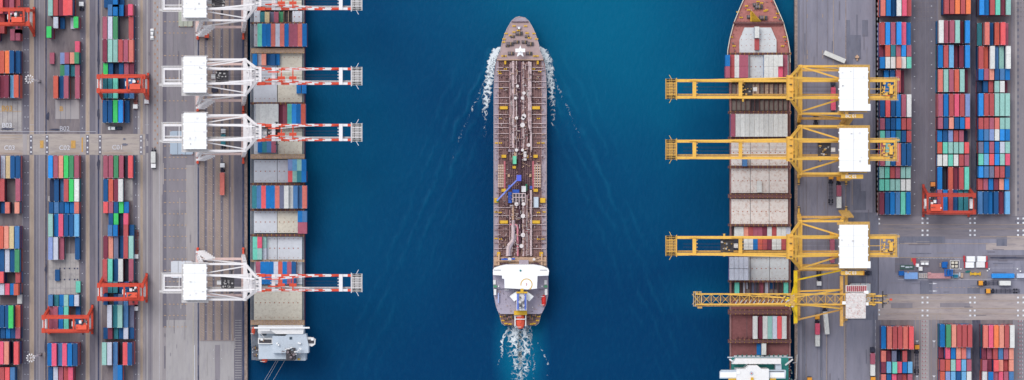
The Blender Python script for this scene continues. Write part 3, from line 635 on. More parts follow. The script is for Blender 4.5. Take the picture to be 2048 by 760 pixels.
    def f(g):   # sheave platform on top of the A frame
        g.box(ax-1.8, ax+1.8, -P['ah']-1.2, P['ah']+1.2, az+.62, az+.74, pm)
        for sx in (-1.8, 1.72): g.box(ax+sx, ax+sx+.08, -P['ah']-1.2, P['ah']+1.2, az+.74, az+1.78, pm)
    sp_ = B('sheave_platform', f)
    for q in range(4):
        yy = -P['ah']+q*P['ah']*2/3; B('sheave', lambda g: g.tube((ax-.5, yy-.2, az+1.45), (ax-.5, yy+.2, az+1.45), .7, DKM if q % 2 else pm, 12), sp_)
    rs = random.Random(3)
    def f(g):   # hinge landing with lockers standing on it
        g.box(wt+.95, hinge+2.5, -hb-1.2, hb+1.2, zg+1.25, zg+1.35, pm if P['striped'] else wk)
        for q in range(20):
            x, y = rs.uniform(wt+.6, hinge+1), rs.uniform(-hb-1, hb); g.box(x, x+rs.uniform(.4, 1.8), y, y+rs.uniform(.2, .9), zg+1.35, zg+1.5+rs.uniform(.2, 1.6), rs.choice((pm, pm, pm, wk, DKM)))
    B('hinge_landing', f)
    # forestays, each a part
    for sy in (-1, 1):
        for fr, w_ in ((P['fs'][0], .30), (P['fs'][1], .34)):
            def f(g):
                a = Vector((ax, sy*P['ah'], az)); b = Vector((fr, sy*(hb+.2), zb1+.5)); n = int((b-a).length/3.6)
                for k in range(n): g.beam(a.lerp(b, k/n), a.lerp(b, (k+1)/n), w_*1.6, w_*1.6, (RB_ if (P['striped'] and k % 2) else pm))
            B('forestay', f)
    if P['striped']:
        def f(g):      # folding stay links lying over the boom
            for x in (24.5, 30.5):
                g.box(x-.3, x+.3, -hb, hb*.8, zb1+2.2, zb1+2.5, RB_); g.box(x-1.9, x+1.9, -1.8, -.2, zb1+2.5, zb1+2.9, RB_)
            for y_ in (hb*.55, -hb*.45): g.box(17.5, 23.5, y_-.35, y_+.35, zb1+2.5, zb1+3.0, RB_); g.beam((24, y_, zb1+2.6), (39, y_*1.6, zb1+1.2), .4, .4, pm)
            g.box(11.5, 15.8, -hb-.9, -hb+.9, zb1+.01, zb1+.9, RB_); g.box(11.5, 15.8, hb-.9, hb+.9, zb1+.01, zb1+.9, RB_)
        B('stay_link', f)
    # machinery house
    hx0, hx1, hy0, hy1 = P['house']; zh = zg+1.5; hh = P['hz']
    def f(g):
        g.box(hx0, hx1, hy0, hy1, zh, zh+hh, P['hwall'])
    ho = B('machinery_house', f)
    def f(g):
        g.box(hx0-.15, hx1+.15, hy0-.15, hy1+.15, zh+hh+.01, zh+hh+.3, P['roof'])
        if not P['striped'] and not P['old']: g.box(hx0+.2, hx1-.6, hy0-.16, hy1+.16, zh+hh+.31, zh+hh+.36, P['roof'])
        if P['striped']:
            for y_ in (hy0+(hy1-hy0)*.22, hy0+(hy1-hy0)*.76): g.box(hx0, hx1, y_-.04, y_+.04, zh+hh+.3, zh+hh+.36, WP)
        rr_ = random.Random(int(abs(loc[1])))
        for q in range(1, 4): yy = hy0+(hy1-hy0)*q/4; g.box(hx0-.1, hx1+.1, yy-.05, yy+.05, zh+hh+.30, zh+hh+.37, SEAM)
        for q in range(1, 2): xx = hx0+(hx1-hx0)*q/2; g.box(xx-.05, xx+.05, hy0, hy1, zh+hh+.30, zh+hh+.36, SEAM)
        for q in range(5): xx, yy = rr_.uniform(hx0+1, hx1-1.5), rr_.uniform(hy0+1, hy1-1.5); g.box(xx, xx+rr_.uniform(.4, 1.0), yy, yy+rr_.uniform(.4, 1.0), zh+hh+.3, zh+hh+.8, SEAM if q % 2 else WP)
        if not P['striped']: g.box(hx0-1.5, hx0-.16, hy1-3.4, hy1+.15, zh+hh+.0, zh+hh+.29, P['roof'])
        for q in range(5):
            yy = hy0+(hy1-hy0)*(q+.5)/5; g.box(hx1+.15, hx1+.6, yy-.4, yy+.4, zh+hh-1, zh+hh+.1, P['roof'])
            g.box(hx0-.6, hx0-.15, yy-.4, yy+.4, zh+hh-1, zh+hh+.1, P['roof'])
    B('roof', f, ho)
    def f(g):   # house side gallery
        g.box(hx0-1.6, hx1+.8, hy0-1.7, hy0-.1, zh-.2, zh, wk) ; g.box(hx0-1.6, hx0-.2, hy0, hy1, zh-.2, zh, wk); g.box(hx0-.3, hx1+.5, hy1+.2, hy1+.9, zh-.2, zh, wk)
        for k in range(12): x = hx0-1.5+k*(hx1-hx0+2.2)/11; g.box(x, x+.09, hy0-1.7, hy0-1.6, zh, zh+1.1, pm)
        g.box(hx0-1.6, hx1+.8, hy0-1.7, hy0-1.62, zh+1.05, zh+1.12, pm); g.box(hx0-1.6, hx0-1.52, hy0-1.6, hy1, zh+1.05, zh+1.12, pm); g.box(hx0-1.5, hx1, hy1+.84, hy1+.9, zh+1.05, zh+1.12, pm)
    B('gallery', f, ho)
    # back reach frame
    bk = P['back']
    def f(g):
        g.box(bk, bk+.7, -hb, hb, zb0+.1, zb1-.1, pm); g.box(hx0-3.2 if P['striped'] else (bk+hx0)/2, (hx0-2.9 if P['striped'] else (bk+hx0)/2+.3), -hb, hb, zb1-.5, zb1-.2, pm)
        g.box(bk, hx0, -.15, .15, zb1-.6, zb1-.35, pm) if not P['striped'] else g.box(bk, hx0, -hb*.55, -hb*.45, zb1-.6, zb1-.35, pm)
        g.box(bk-2.2, bk, -hb-1.2, -hb, zb1-.2, zb1, wk) ; g.box(bk-1.2, hx0, hb+.9, hb+1.5, zb1-.2, zb1-.05, wk); g.box(bk-.8, hx0, -hb-1.6, -hb-.9, zb1-.2, zb1-.05, wk)
        g.box(bk-.9, bk-.1, -hb-1, hb+1, zb1-.2, zb1-.05, wk)
        for k in range(9):
            x = bk+k*(hx0-bk)/9; g.box(x, x+.1, -hb-1.62, -hb-1.5, zb1, zb1+1, pm); g.box(x, x+.1, hb+1.42, hb+1.54, zb1, zb1+1, pm)
        g.box(bk, hx0, -hb-1.62, -hb-1.54, zb1+.95, zb1+1.02, pm); g.box(bk, hx0, hb+1.46, hb+1.54, zb1+.95, zb1+1.02, pm)
        if not P['striped']:
            rs = random.Random(5)
            g.box(bk+1.6, bk+3.4, -1.8, 2.6, zb1, zb1+1.8, YP)
            for q in range(30):
                x, y = rs.uniform(bk-.3, bk+7), rs.uniform(-hb, hb); g.box(x, x+rs.uniform(.3, 1.6), y, y+rs.uniform(.3, 1.3), zb1, zb1+rs.uniform(.3, 1.6), rs.choice((YP, YP, GRY, DKM)))
            g.box(bk-1.4, bk-1.3, -hb-1.8, hb+1.8, zb1+.9, zb1+1.0, GRT); g.box(bk-1.4, bk+3, hb+1.8, hb+1.9, zb1+.9, zb1+1.0, GRT); g.box(bk-1.4, bk+3, -hb-1.9, -hb-1.8, zb1+.9, zb1+1.0, GRT)
    B('back_reach', f)
    # stairs zigzag down the landside leg nearest the picture centre
    sside = P['stair']*dirn
    a, b = legs[('l', sside)]
    def f(g):
        n = 12; sw = pm if P['striped'] else wk
        for k in range(n):
            c_ = a.lerp(b, k/n*.9); y_ = c_.y+sside*(1.7+(.4 if P['striped'] else 0)); x_ = c_.x+(.0 if k % 2 else 2.0)+(k*.33 if P['striped'] else -k*.4)
            g.box(x_-1.5, x_+2.2, y_-.55, y_+.55, c_.z, c_.z+.1, sw); g.beam((x_-1.2, y_-.3, c_.z), (x_+2.2, y_+.3, c_.z+(b.z-a.z)/n*.9), .6, .1, sw)
            g.box(x_-1.5, x_+2.2, y_+sside*.5, y_+sside*.56, c_.z+.9, c_.z+1.0, sw); g.box(c_.x-.1, c_.x+.1, min(c_.y, y_), max(c_.y, y_), c_.z-.2, c_.z-.05, sw)
    B('stair_tower', f)
    # trolley with cab and spreader
    tx = P['trolley']
    def f(g):
        g.box(tx-3.4, tx+3.4, -hb+.9, hb-.9, zg-1.6, zg-1.1, DKM)
        rs = random.Random(int(abs(py)*7))
        for q in range(16):
            x, y = rs.uniform(tx-3.2, tx+2.2), rs.uniform(-hb+1.1, hb-2); g.box(x, x+rs.uniform(.4, 1.4), y, y+rs.uniform(.4, 1.2), zg-1.1, zg-.2, rs.choice((DKM, wk, GRT)))
    tr = B('trolley', f)
    def f(g): g.box(tx-5.8, tx-3.6, -1.1, 1.1, zg-4.2, zg-1.7, P['roof']); g.box(tx-3.7, tx-3.55, -.9, .9, zg-3.9, zg-2.4, GLASS)
    B('cab', f, tr)
    def f(g):
        g.box(tx-.5, tx+.5, -6.0, 6.0, 24, 24.6, DKM if P['striped'] else YP); g.box(tx-1.1, tx+1.1, -6.1, -5.7, 23.6, 24.5, DKM); g.box(tx-1.1, tx+1.1, 5.7, 6.1, 23.6, 24.5, DKM); g.box(tx-1.0, tx+1.0, -2, 2, 24.6, 25.3, YP)
        for sx in (-.8, .8):
            for yy in (-1.6, 1.6): g.tube((tx+sx, yy, 25.3), (tx+sx, yy, zg-1.6), .05, DKM, 4)
    B('spreader', f, tr)
    return rt, ho
WHITE = dict(name='quay_crane', group='white quay cranes along the left berth', zg=45, paint=WP, walk=GRT, sill=PINKW, hb=3.85, gw=1.25, th=9.3, bh=10.0, off=0, ls=-24.6, lt=-17.5, wt=5.2, apex=(14.0, 66), ah=2.6, bs=.75,
    striped=True, back=-37.5, hinge=11.0, tip=66.5, wside=-2.6, cross=(20.2, 55.4), fs=(38, 54), house=(-26.2, -14.6, -8.6, 9.8), hz=4.5, hwall=WP, roof=ROOF, stair=-1, trolley=-9, old=False)
YEL = dict(WHITE, name='quay_crane', group='yellow quay cranes along the right berth', paint=YP, walk=GRY, sill=YT, hb=4.35, gw=1.5, th=12.4, bh=13.2, ls=-25.6, lt=-18.0, wt=3.6, apex=(11.2, 64), ah=5.2, bs=1.1, striped=False, back=-46.0, hinge=8, tip=74.2,
    wside=2.9, cross=(59.3, 35.2), fs=(40, 62), house=(-30.8, -16.2, -10.9, 11.4), hwall=GRT, trolley=-8)
def up(D, **k): d = dict(D); d.update(k); return d
# (photo row of the boom centre, which way the feet stand off, label)
for py, off, st_, lab, tr_ in ((3, -3.4, -1, 'white quay crane with red banded boom, cut off by the top edge', -9), (152.5, -3.4, -1, 'white quay crane with red banded boom, directly under the topmost one', -7),
                          (265, -1.8, -1, 'white quay crane with red banded boom, beside the cross road lane', 20), (565.5, 3.4, 1, 'white quay crane with red banded boom, standing alone near left ship bridge', -4)):
    sts(487, py, 1, up(WHITE, off=off, stair=st_, trolley=tr_), lab)
yy_n = []
for py, off, st_, num, lab, tr_ in ((178, -3.0, -1, 'BC 01', 'yellow quay crane nearest the red bow deck of the right ship', 32), (299, -1.0, -1, 'BC 02', 'yellow quay crane in the middle of the three with white roofs', -9), (491.5, 3.0, 1, 'BC 03', 'yellow quay crane with white roof directly above the old lattice crane', 42)):
    rt, ho = sts(1597, py, -1, up(YEL, off=off, stair=st_, trolley=tr_), lab)
    # name board on the gallery, facing up (the root is turned half a turn, so turn the letters back)
    g = MB(); g.box(-29, -17.5, 13.15, 15.3, 46.6, 46.7, YP); g.build('name_board', ho, org=(0, 0, 0))
    txt(num, 0, 0, 0, 2.3, ROOF, 'crane_number', parent=ho, rz=math.pi, loc=(-22.6, 14.2, 46.72))

# the old lattice crane
def lattice():
    zg = 40; x0 = X(1597); y0 = Y(598, zg); rt = root('lattice_crane', (x0, y0, 0), 'old yellow lattice boom crane with rust-stained white machinery house', 'crane', None, math.pi, local=True)
    def B(name, fn, par=rt):
        g = MB(); fn(g); return g.build(name, par, org=(0, 0, 0))
    LX = lambda px, z=zg: x0-X(px, z); LY = lambda py_, z=zg: y0-Y(py_, z)     # local axes are turned half a turn
    hb = 2.7; tip = LX(1391)
    wx = LX(1591); lx = LX(1683)
    for x, xb in ((wx, 0), (lx, -25.5)):
        for s_, yy in ((-1, LY(646)), (1, LY(546))):
            yb = LY(646 if s_*1 < 0 else 546)
            B('leg', lambda g: g.beam((xb, LY(640) if yy == LY(646) else LY(550), 1.5), (x, yy, zg-1.5), 1.3, 1.5, YT))
        B('sill_beam', lambda g: [g.box(xb-.7, xb+.7, min(LY(648), LY(545)), max(LY(648), LY(545)), .9, 2.6, YT)]+[g.tube((xb-.3, q, .5), (xb+.3, q, .5), .48, DKM, 10) for q in (LY(646), LY(640), LY(553), LY(547))])
    B('top_beam', lambda g: g.box(wx-.9, wx+.9, LY(646), LY(541), zg-1.3, zg+1.4, YB)); B('top_beam', lambda g: g.box(lx-.8, lx+.8, LY(652), LY(552), zg-1.3, zg+1.0, YT))
    def f(g):
        for s_ in (-1, 1):
            for z in (zg-.4, zg+2.6):
                g.box(LX(1750), tip, s_*hb-.3, s_*hb+.3, z-.3, z+.3, YP)
            x = LX(1745); k = 0
            while x < tip-3.2:
                g.beam((x, s_*hb, zg-.3), (x+1.6, s_*hb, zg+2.5), .16, .16, YT); g.beam((x+1.6, s_*hb, zg+2.5), (x+3.2, s_*hb, zg-.3), .16, .16, YT); x += 3.2
        x = LX(1745); k = 0
        while x < tip-3:
            g.box(x-.13, x+.13, -hb, hb, zg+2.4, zg+2.7, YP)
            g.beam((x, hb*(-1)**k, zg+2.6), (x+5, -hb*(-1)**k, zg+2.6), .2, .2, YP); g.beam((x, -hb*(-1)**k, zg+2.6), (x+5, hb*(-1)**k, zg+2.6), .16, .16, YP)
            x += 5; k += 1
        for yy in (-.5, .5): g.box(LX(1740), tip, yy-.14, yy+.14, zg-.6, zg-.3, GRY)
        g.box(LX(1700), tip, hb+.5, hb+1.2, zg-.5, zg-.4, GRY)
    B('lattice_boom', f)
    def f(g):
        g.box(tip-3.2, tip+1.2, -hb-1.3, hb+1.2, zg-.2, zg, GRY)
        for q in range(9): g.box(tip-3+q*.5, tip-2.8+q*.5, -hb-1.3+(q % 3)*.6, hb+1.2-(q % 2), zg, zg+.8, DKM if q % 2 else GRT)
        g.box(tip-3.4, tip-1, hb+1.2, hb+2.2, zg, zg+1, GRY)
    B('tip_platform', f)
    def f(g):
        ap = Vector((LX(1582, 62), 0, 62)); rs = random.Random(2)
        for s_ in (-1, 1):
            g.beam((wx, s_*9, zg+1), ap+Vector((0, s_*1.6, 0)), .8, .9, YB); g.beam((lx, s_*5, zg+1), ap+Vector((0, s_*1.4, -.5)), .75, .8, YP)
            g.beam(ap+Vector((0, s_*1.2, 0)), (LX(1440), s_*hb, zg+3), .35, .35, YP); g.beam(ap+Vector((0, s_*1.2, -.6)), (LX(1500), s_*hb, zg+3), .35, .35, YP)
        g.beam((wx-.5, -4, zg), (lx, -4.8, zg-2), .8, .8, YP)
        g.beam((wx-.5, LY(640), zg-1), (lx, LY(620), zg-3), .8, .8, YT); g.beam((wx-.5, LY(560), zg-1), (lx, LY(541), zg-2), .8, .8, YB)
        g.beam((wx-.5, LY(541), zg-1), (lx, LY(541), zg-2.6), .6, .6, YT)
        g.box(ap.x-2, ap.x+2, -3, 3, 62, 62.2, GRY)
        for q in range(18): x, y = ap.x+rs.uniform(-3, 3), rs.uniform(-3, 3); g.box(x, x+rs.uniform(.3, 1.4), y, y+rs.uniform(.2, .9), 62.2, 62.2+rs.uniform(.3, 1.2), rs.choice((DKM, YB, GRT)))
    B('a_frame', f)
    rust = mat('rust_stained_roof', (226, 220, 216), .8, .10, sc=.5, dirt=(176, 92, 78), dirt_amt=.9)
    ho = B('machinery_house', lambda g: g.box(LX(1728), LX(1690), LY(636), LY(585), zg+1.5, zg+5.5, rust))
    def f(g):
        g.box(LX(1728)-.2, LX(1690)+.2, LY(636)-.2, LY(585)+.2, zg+5.52, zg+5.7, rust)
        for k in range(9): yy = LY(636)+(LY(585)-LY(636))*k/9; g.box(LX(1728)-.15, LX(1690)+.15, yy-.05, yy+.05, zg+5.7, zg+5.78, GRT)
        for px, py_ in ((1730, 584), (1730, 607), (1687, 605)): g.box(LX(px)-1.2, LX(px)+1.2, LY(py_)-.8, LY(py_)+.8, zg+4, zg+5.2, ROOF)
    B('roof', f, ho)
    redr = mat('red_ribbed_panel', (170, 82, 92), .7, .2, sc=.8)
    def f(g):
        g.box(LX(1732), LX(1690), LY(583.5), LY(570), zg+1.4, zg+4.0, rust)
        for k in range(10): x = LX(1731)+k*(LX(1691)-LX(1731))/10; g.box(x+.1, x+.85, LY(582), LY(571.5), zg+4.0, zg+4.2, redr)
    B('annex', f, ho)
    def f(g):
        rs = random.Random(9)
        g.box(LX(1764), LX(1733), LY(592)-.4, LY(592)+.4, zg-.5, zg+.5, YP); g.box(LX(1764), LX(1733), LY(605)-.4, LY(605)+.4, zg-.5, zg+.5, YP)
        for q in range(34): x, y = LX(rs.uniform(1745, 1778)), LY(rs.uniform(588, 612)); g.box(x, x+rs.uniform(.3, 2.2), y, y+rs.uniform(.2, .7), zg, zg+rs.uniform(.2, 1.2), rs.choice((DKM, YP, YT, DKM)))
        g.box(LX(1784), LX(1779), LY(601), LY(597), zg, zg+1, RB_); g.box(LX(1767), LX(1764), LY(616), LY(582), zg-.2, zg, DKM)
    B('back_reach', f)
lattice()

# ------------------------------------------------------------------ rubber tyred gantry cranes
def rtg(px0, px1, py0, py1, tpx, low, label, sgn=1, red=REDP):
    """px0..px1 outer edges of the legs, py0/py1 the two girders (tops); low = the side on which the feet show"""
    z = 20; cx = (X(px0, z)+X(px1, z))/2; cy = (Y(py0, z)+Y(py1, z))/2; rt = root('gantry_crane', (cx, cy, 0), label, 'crane', 'red yard gantry cranes')
    hw = (X(px1, z)-X(px0, z))/2-1.0; hy = abs(Y(py0, z)-Y(py1, z))/2; tx = X(tpx, z)
    def B(name, fn, par=rt):
        g = MB(); fn(g); return g.build(name, par)
    for s_ in (-1, 1):
        def f(g):
            g.box(cx-hw-1, cx+hw+1, cy+s_*hy-.75, cy+s_*hy+.75, z-1.3, z, red); g.box(cx-hw-1, cx+hw+1, cy+s_*(hy+.85), cy+s_*(hy+1.35), z-.6, z-.5, red)
            k = cx-hw
            while k < cx+hw: g.box(k, k+.07, cy+s_*(hy+1.3), cy+s_*(hy+1.37), z-.5, z+.5, red); k += 2.5
        B('girder', f)
    for sx in (-1, 1):
        x = cx+sx*hw
        for s_ in (-1, 1):
            yb = cy+s_*(hy+2.4)+low*1.6
            def f(g):
                g.beam((x, yb, 2.4), (x, cy+s_*hy, z-1.2), 1.3, 1.4, red); g.box(x-.9, x+.9, cy+s_*hy-1.3, cy+s_*hy+1.3, z+.02, z+.25, red)
            B('leg', f)
        def f(g):
            g.box(x-.6, x+.6, cy-hy-4.4+low*1.6, cy+hy+4.4+low*1.6, 1.5, 2.5, red)
        so = B('end_frame', f)
        B('tie_beam', lambda g: g.beam((x, cy-hy, z-2), (x, cy+hy, z-2), .7, .7, red))
        for s_ in (-1, 1):
            for q in (0, 2.2):
                yy = cy+low*1.6+s_*(hy+3.8-q); B('wheel', lambda g: g.tube((x-.35, yy, .78), (x+.35, yy, .78), .78, TYRE, 14), so)
        B('power_house' if sx < 0 else 'electric_house', lambda g: g.box(x-1.3, x+.9, cy-2.6, cy+2.6, 12, 15, WP))
    def f(g):
        g.box(tx-4.2, tx+4.2, cy-hy-.6, cy-hy+.6, z+.3, z+.8, red); g.box(tx-4.2, tx+4.2, cy+hy-.6, cy+hy+.6, z+.3, z+.8, red)
        g.box(tx-4.6, tx-3.6, cy-hy, cy+hy, z+.3, z+.9, red); g.box(tx+3.2, tx+4.2, cy-hy, cy+hy, z+.3, z+.9, red)
        g.box(tx-2.6, tx+3.0, cy-hy+.6, cy-.2, z+.5, z+2.2, mat('bright_trolley_red', (232, 92, 66), .5, .1))
        rs = random.Random(int(tpx))
        for q in range(14): xx, yy = rs.uniform(tx-3.5, tx+3), rs.uniform(cy-hy+.5, cy+hy-1); g.box(xx, xx+rs.uniform(.3, 1.3), yy, yy+rs.uniform(.3, 1.1), z+.9, z+.9+rs.uniform(.3, 1.8), rs.choice((red, DKM, WP)))
        g.box(tx-1, tx+.3, cy+.4, cy+2.0, z+.6, z+2.6, WP)
    tr = B('trolley', f)
    B('cab', lambda g: [g.box(tx-5.4, tx-3.6, cy-1.3, cy+1.3, z-3.4, z-1.2, WP), g.box(tx-5.5, tx-5.42, cy-1.1, cy+1.1, z-3.2, z-2, GLASS)], tr)
    B('spreader', lambda g: [g.box(tx-.5, tx+.5, cy-6, cy+6, 14.4, 15, DKM), g.tube((tx, cy-1.5, 15), (tx, cy-1.5, z), .08, DKM, 4), g.tube((tx, cy+1.5, 15), (tx, cy+1.5, z), .08, DKM, 4)], tr)
rtg(-40, 60, 20, 47, 34, -1, 'red yard gantry crane cut off by the left edge of the photo')
rtg(193, 291, 153.5, 181, 270, -1, 'red yard gantry crane over the third-left upper container block')
rtg(83, 178, 635, 661, 163, 1, 'red yard gantry crane over the second-left lower container block')
rtg(194, 288, 571, 597, 264, 1, 'red yard gantry crane over the third-left lower container block')
rtg(1853, 1952, 391, 424, 1870, 1, 'darker red yard gantry crane over the middle-right container block', red=mat('deep_gantry_red', (186, 66, 50), .5, .15, sc=.7, dirt=(120, 50, 46), dirt_amt=.5))

# ------------------------------------------------------------------ light masts
def mast(px, py, label, h=32):
    rt = root('light_mast', (X(px, h)*1.0, Y(py, h), 0), label, 'light mast', 'tall yard light masts'); x, y = rt.location.x, rt.location.y
    g = MB(); g.tube((x, y, 0), (x, y, h), .55, WP, 12, .25); g.box(x-.8, x+.8, y-.8, y+.8, 0, .5, WALL); g.build('pole', rt)
    g = MB()
    for k in range(18):
        a0, a1 = k/18*2*math.pi, (k+1)/18*2*math.pi; g.beam((x+1.5*math.cos(a0), y+1.5*math.sin(a0), h), (x+1.5*math.cos(a1), y+1.5*math.sin(a1), h), .14, .14, WP)
    for k in range(4): a0 = k*math.pi/2; g.beam((x, y, h), (x+1.5*math.cos(a0), y+1.5*math.sin(a0), h), .12, .12, WP)
    g.build('lamp_ring', rt)
    for k in range(10):
        a0 = k/10*2*math.pi; g = MB(); c_ = Vector((x+1.75*math.cos(a0), y+1.75*math.sin(a0), h-.1)); g.beam(c_, c_+Vector((.55*math.cos(a0), .55*math.sin(a0), -.25)), .6, .22, WP); g.build('floodlight', rt)
mast(58.5, 158, 'tall light mast with ring of white floodlights, left of upper yard block'); mast(61, 716, 'tall light mast with ring of white floodlights, near the bottom left corner')

# ------------------------------------------------------------------ moored container ships
HG = mat('grey_hatch_cover', (212, 215, 221), .7, .05, sc=.3, dirt=(186, 188, 194), dirt_amt=.4); HC = mat('cream_hatch_cover', (220, 213, 196), .7, .06, sc=.3, dirt=(170, 150, 130), dirt_amt=.6)
HR = mat('rusting_hatch_cover', (228, 220, 214), .7, .06, sc=.25, dirt=(186, 132, 104), dirt_amt=.75); HP = mat('pale_hatch_cover', (212, 216, 218), .7, .05, sc=.3, dirt=(176, 160, 150), dirt_amt=.45)
BRN = mat('brown_steel_deck', (140, 88, 88), .7, .14, sc=.3, dirt=(108, 62, 60), dirt_amt=.6); DKG = mat('blue_grey_deck', (112, 118, 128), .7, .18, sc=.4, dirt=(84, 80, 82), dirt_amt=.6)
LASH = mat('rusty_tan_bridge', (190, 164, 142), .7, .18, sc=.6, dirt=(132, 88, 66), dirt_amt=.8); LASB = mat('brown_lashing_bridge', (112, 76, 78), .7, .2, sc=.6, dirt=(170, 120, 90), dirt_amt=.5)
HULLR = mat('dark_maroon_hull', (108, 24, 62), .5, .12, sc=.15); HULLG = mat('dark_green_hull', (22, 66, 78), .5, .15, sc=.15); BOWP = mat('salmon_bow_deck', (184, 120, 114), .7, .12, sc=.3, dirt=(142, 84, 80), dirt_amt=.65)
SOCK = mat('rust_orange_socket', (170, 92, 62), .7, .2); HOLD = mat('dark_hold_grey', (96, 88, 92), .9, .2, sc=.4); WIN = mat('winch_grey', (128, 116, 120), .6, .25, sc=.8)  # HOLD: plain dark grey for hold floors and panel seams
SUP = mat('pale_blue_grey_deckhouse', (196, 206, 216), .55, .05, sc=.4, dirt=(164, 170, 180), dirt_amt=.4); SUPW = mat('white_deckhouse', (238, 236, 234), .5, .04, sc=.4, dirt=(206, 198, 192), dirt_amt=.4)
TEAL = mat('green_boat_deck', (52, 138, 128), .7, .25, sc=.25, dirt=(0, 110, 140), dirt_amt=.7); LBO = mat('orange_lifeboat', (226, 92, 66), .5, .06, sc=.6); YEQ = mat('yellow_deck_gear', (222, 176, 52), .6, .12, sc=.6)
PINK = mat('rose_steel', (196, 110, 118), .6, .12, sc=.6)

def P2(lst, z): return [(X(a, z), Y(b, z)) for a, b in lst]
def winch(par, px, py, z, s_=1.0, m_=None):
    g = MB(); x, y = X(px, z), Y(py, z); m_ = m_ or WIN
    g.box(x-1.8*s_, x+1.8*s_, y-1.0*s_, y+1.0*s_, z, z+.3, m_); g.tube((x-1.5*s_, y, z+1.0*s_), (x+.4*s_, y, z+1.0*s_), .75*s_, m_, 12)
    for q in (-1.5, -.5, .4): g.tube((x+q*s_-.06, y, z+1.0*s_), (x+q*s_+.06, y, z+1.0*s_), 1.0*s_, YEQ if q == .4 else DKM, 14)
    g.box(x+.6*s_, x+1.7*s_, y-.6*s_, y+.7*s_, z+.3, z+1.4*s_, DKM)
    g.build('mooring_winch', par)
def bollards(par, lst, z, m_=YEQ):
    for px, py in lst:
        g = MB(); x, y = X(px, z), Y(py, z); g.box(x-.9, x+.9, y-.35, y+.35, z, z+.15, m_)
        for q in (-.5, .5): g.tube((x+q, y, z+.15), (x+q, y, z+.9), .28, m_, 10); g.tube((x+q, y, z+.9), (x+q, y, z+1.0), .36, m_, 10)
        g.build('bollard', par)
def hatch(par, x0, y0, x1, y1, z, m_, cols=0, rowsy=(), sock=True, z0=6.0):
    g = MB(); g.pb(x0, y0, x1, y1, z0, z, m_)
    n = max(1, cols)
    for k in range(1, n): xx = X(x0+(x1-x0)*k/n, z); g.box(xx-.12, xx+.12, Y(y1, z)+.05, Y(y0, z)-.05, z, z+.06, HOLD)
    for ry in (y0+(y1-y0)/3, y0+(y1-y0)*2/3): g.box(X(x0, z)+.1, X(x1, z)-.1, Y(ry, z)-.04, Y(ry, z)+.04, z, z+.05, m_)
    if sock:
        for fy in (.08, .5, .92):
            px = x0+4
            while px < x1-2:
                xx, yy = X(px, z), Y(y0+(y1-y0)*fy, z); s_ = .26 if fy == .5 else .16; g.box(xx-s_, xx+s_, yy-s_, yy+s_, z, z+.14, SOCK); px += 9.3
    g.build('hatch_cover', par)
def lashing(par, x0, x1, yc, hw, z, m_, posts=YEQ, z0=6.0):
    g = MB(); g.box(X(x0, z), X(x1, z), Y(yc, z)-hw*S, Y(yc, z)+hw*S, z-.35, z, m_)
    px = x0+1.5
    while px < x1:
        for s_ in (-1, 1):
            yy = Y(yc, z)+s_*hw*S*.86; xx = X(px, z); g.box(xx-.16, xx+.16, yy-.16, yy+.16, z0, z+1.1, m_)
            g.box(xx+.9, xx+1.2, yy-.2, yy+.2, z, z+.4, posts)
        px += 9.2
    for s_ in (-1, 1): yy = Y(yc, z)+s_*hw*S*.95; g.box(X(x0, z), X(x1, z), yy-.05, yy+.05, z+1.0, z+1.08, m_)
    g.build('lashing_bridge', par)
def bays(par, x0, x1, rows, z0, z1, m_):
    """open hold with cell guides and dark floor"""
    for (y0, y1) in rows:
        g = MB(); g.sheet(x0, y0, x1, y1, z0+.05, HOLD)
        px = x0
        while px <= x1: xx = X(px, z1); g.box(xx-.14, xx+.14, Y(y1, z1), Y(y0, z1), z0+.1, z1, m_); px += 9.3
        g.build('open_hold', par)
def rail(g, pts, z, m_, hgt=1.0, step=3.0):
    for a, b in zip(pts, pts[1:]):
        A_, B2 = Vector((X(a[0], z), Y(a[1], z), z)), Vector((X(b[0], z), Y(b[1], z), z)); n = max(1, int((B2-A_).length/step))
        g.beam(A_+Vector((0, 0, hgt)), B2+Vector((0, 0, hgt)), .09, .09, m_); g.beam(A_+Vector((0, 0, hgt*.5)), B2+Vector((0, 0, hgt*.5)), .06, .06, m_)
        for k in range(n+1): c_ = A_.lerp(B2, k/n); g.box(c_.x-.05, c_.x+.05, c_.y-.05, c_.y+.05, z, z+hgt, m_)
def rlife(par, px, py, l_, w_, z, m_=LBO, rz=0, name='lifeboat'):
    g = MB(); x, y = X(px, z), Y(py, z); n = 14
    for zz0, zz1, k0, k1 in ((z, z+.9, .8, 1.0), (z+.9, z+1.9, 1.0, .8), (z+1.9, z+2.5, .8, .35)):
        o1 = []; o2 = []
        for k in range(n):
            a = 2*math.pi*k/n; cx_, cy_ = math.copysign(abs(math.cos(a))**.8, math.cos(a))*w_/2, math.copysign(abs(math.sin(a))**.75, math.sin(a))*l_/2
            if rz: cx_, cy_ = cy_, cx_
            o1.append((x+cx_*k0, y+cy_*k0)); o2.append((x+cx_*k1, y+cy_*k1))
        g.prism(o2, zz0, zz1, m_, o1)
    g.box(x-w_*.12, x+w_*.12, y-l_*.12, y+l_*.12, z+2.5, z+3.0, m_); o = g.build(name, par); 
    g = MB(); 
    for s_ in (-1, 1):
        yy = y+s_*l_*.36; g.beam((x-w_*.7, yy, z-1.5), (x-w_*.55, yy, z+3.1), .22, .3, SUPW); g.beam((x-w_*.55, yy, z+3.1), (x+w_*.1, yy, z+3.3), .22, .25, SUPW)
    g.build('davit', par)

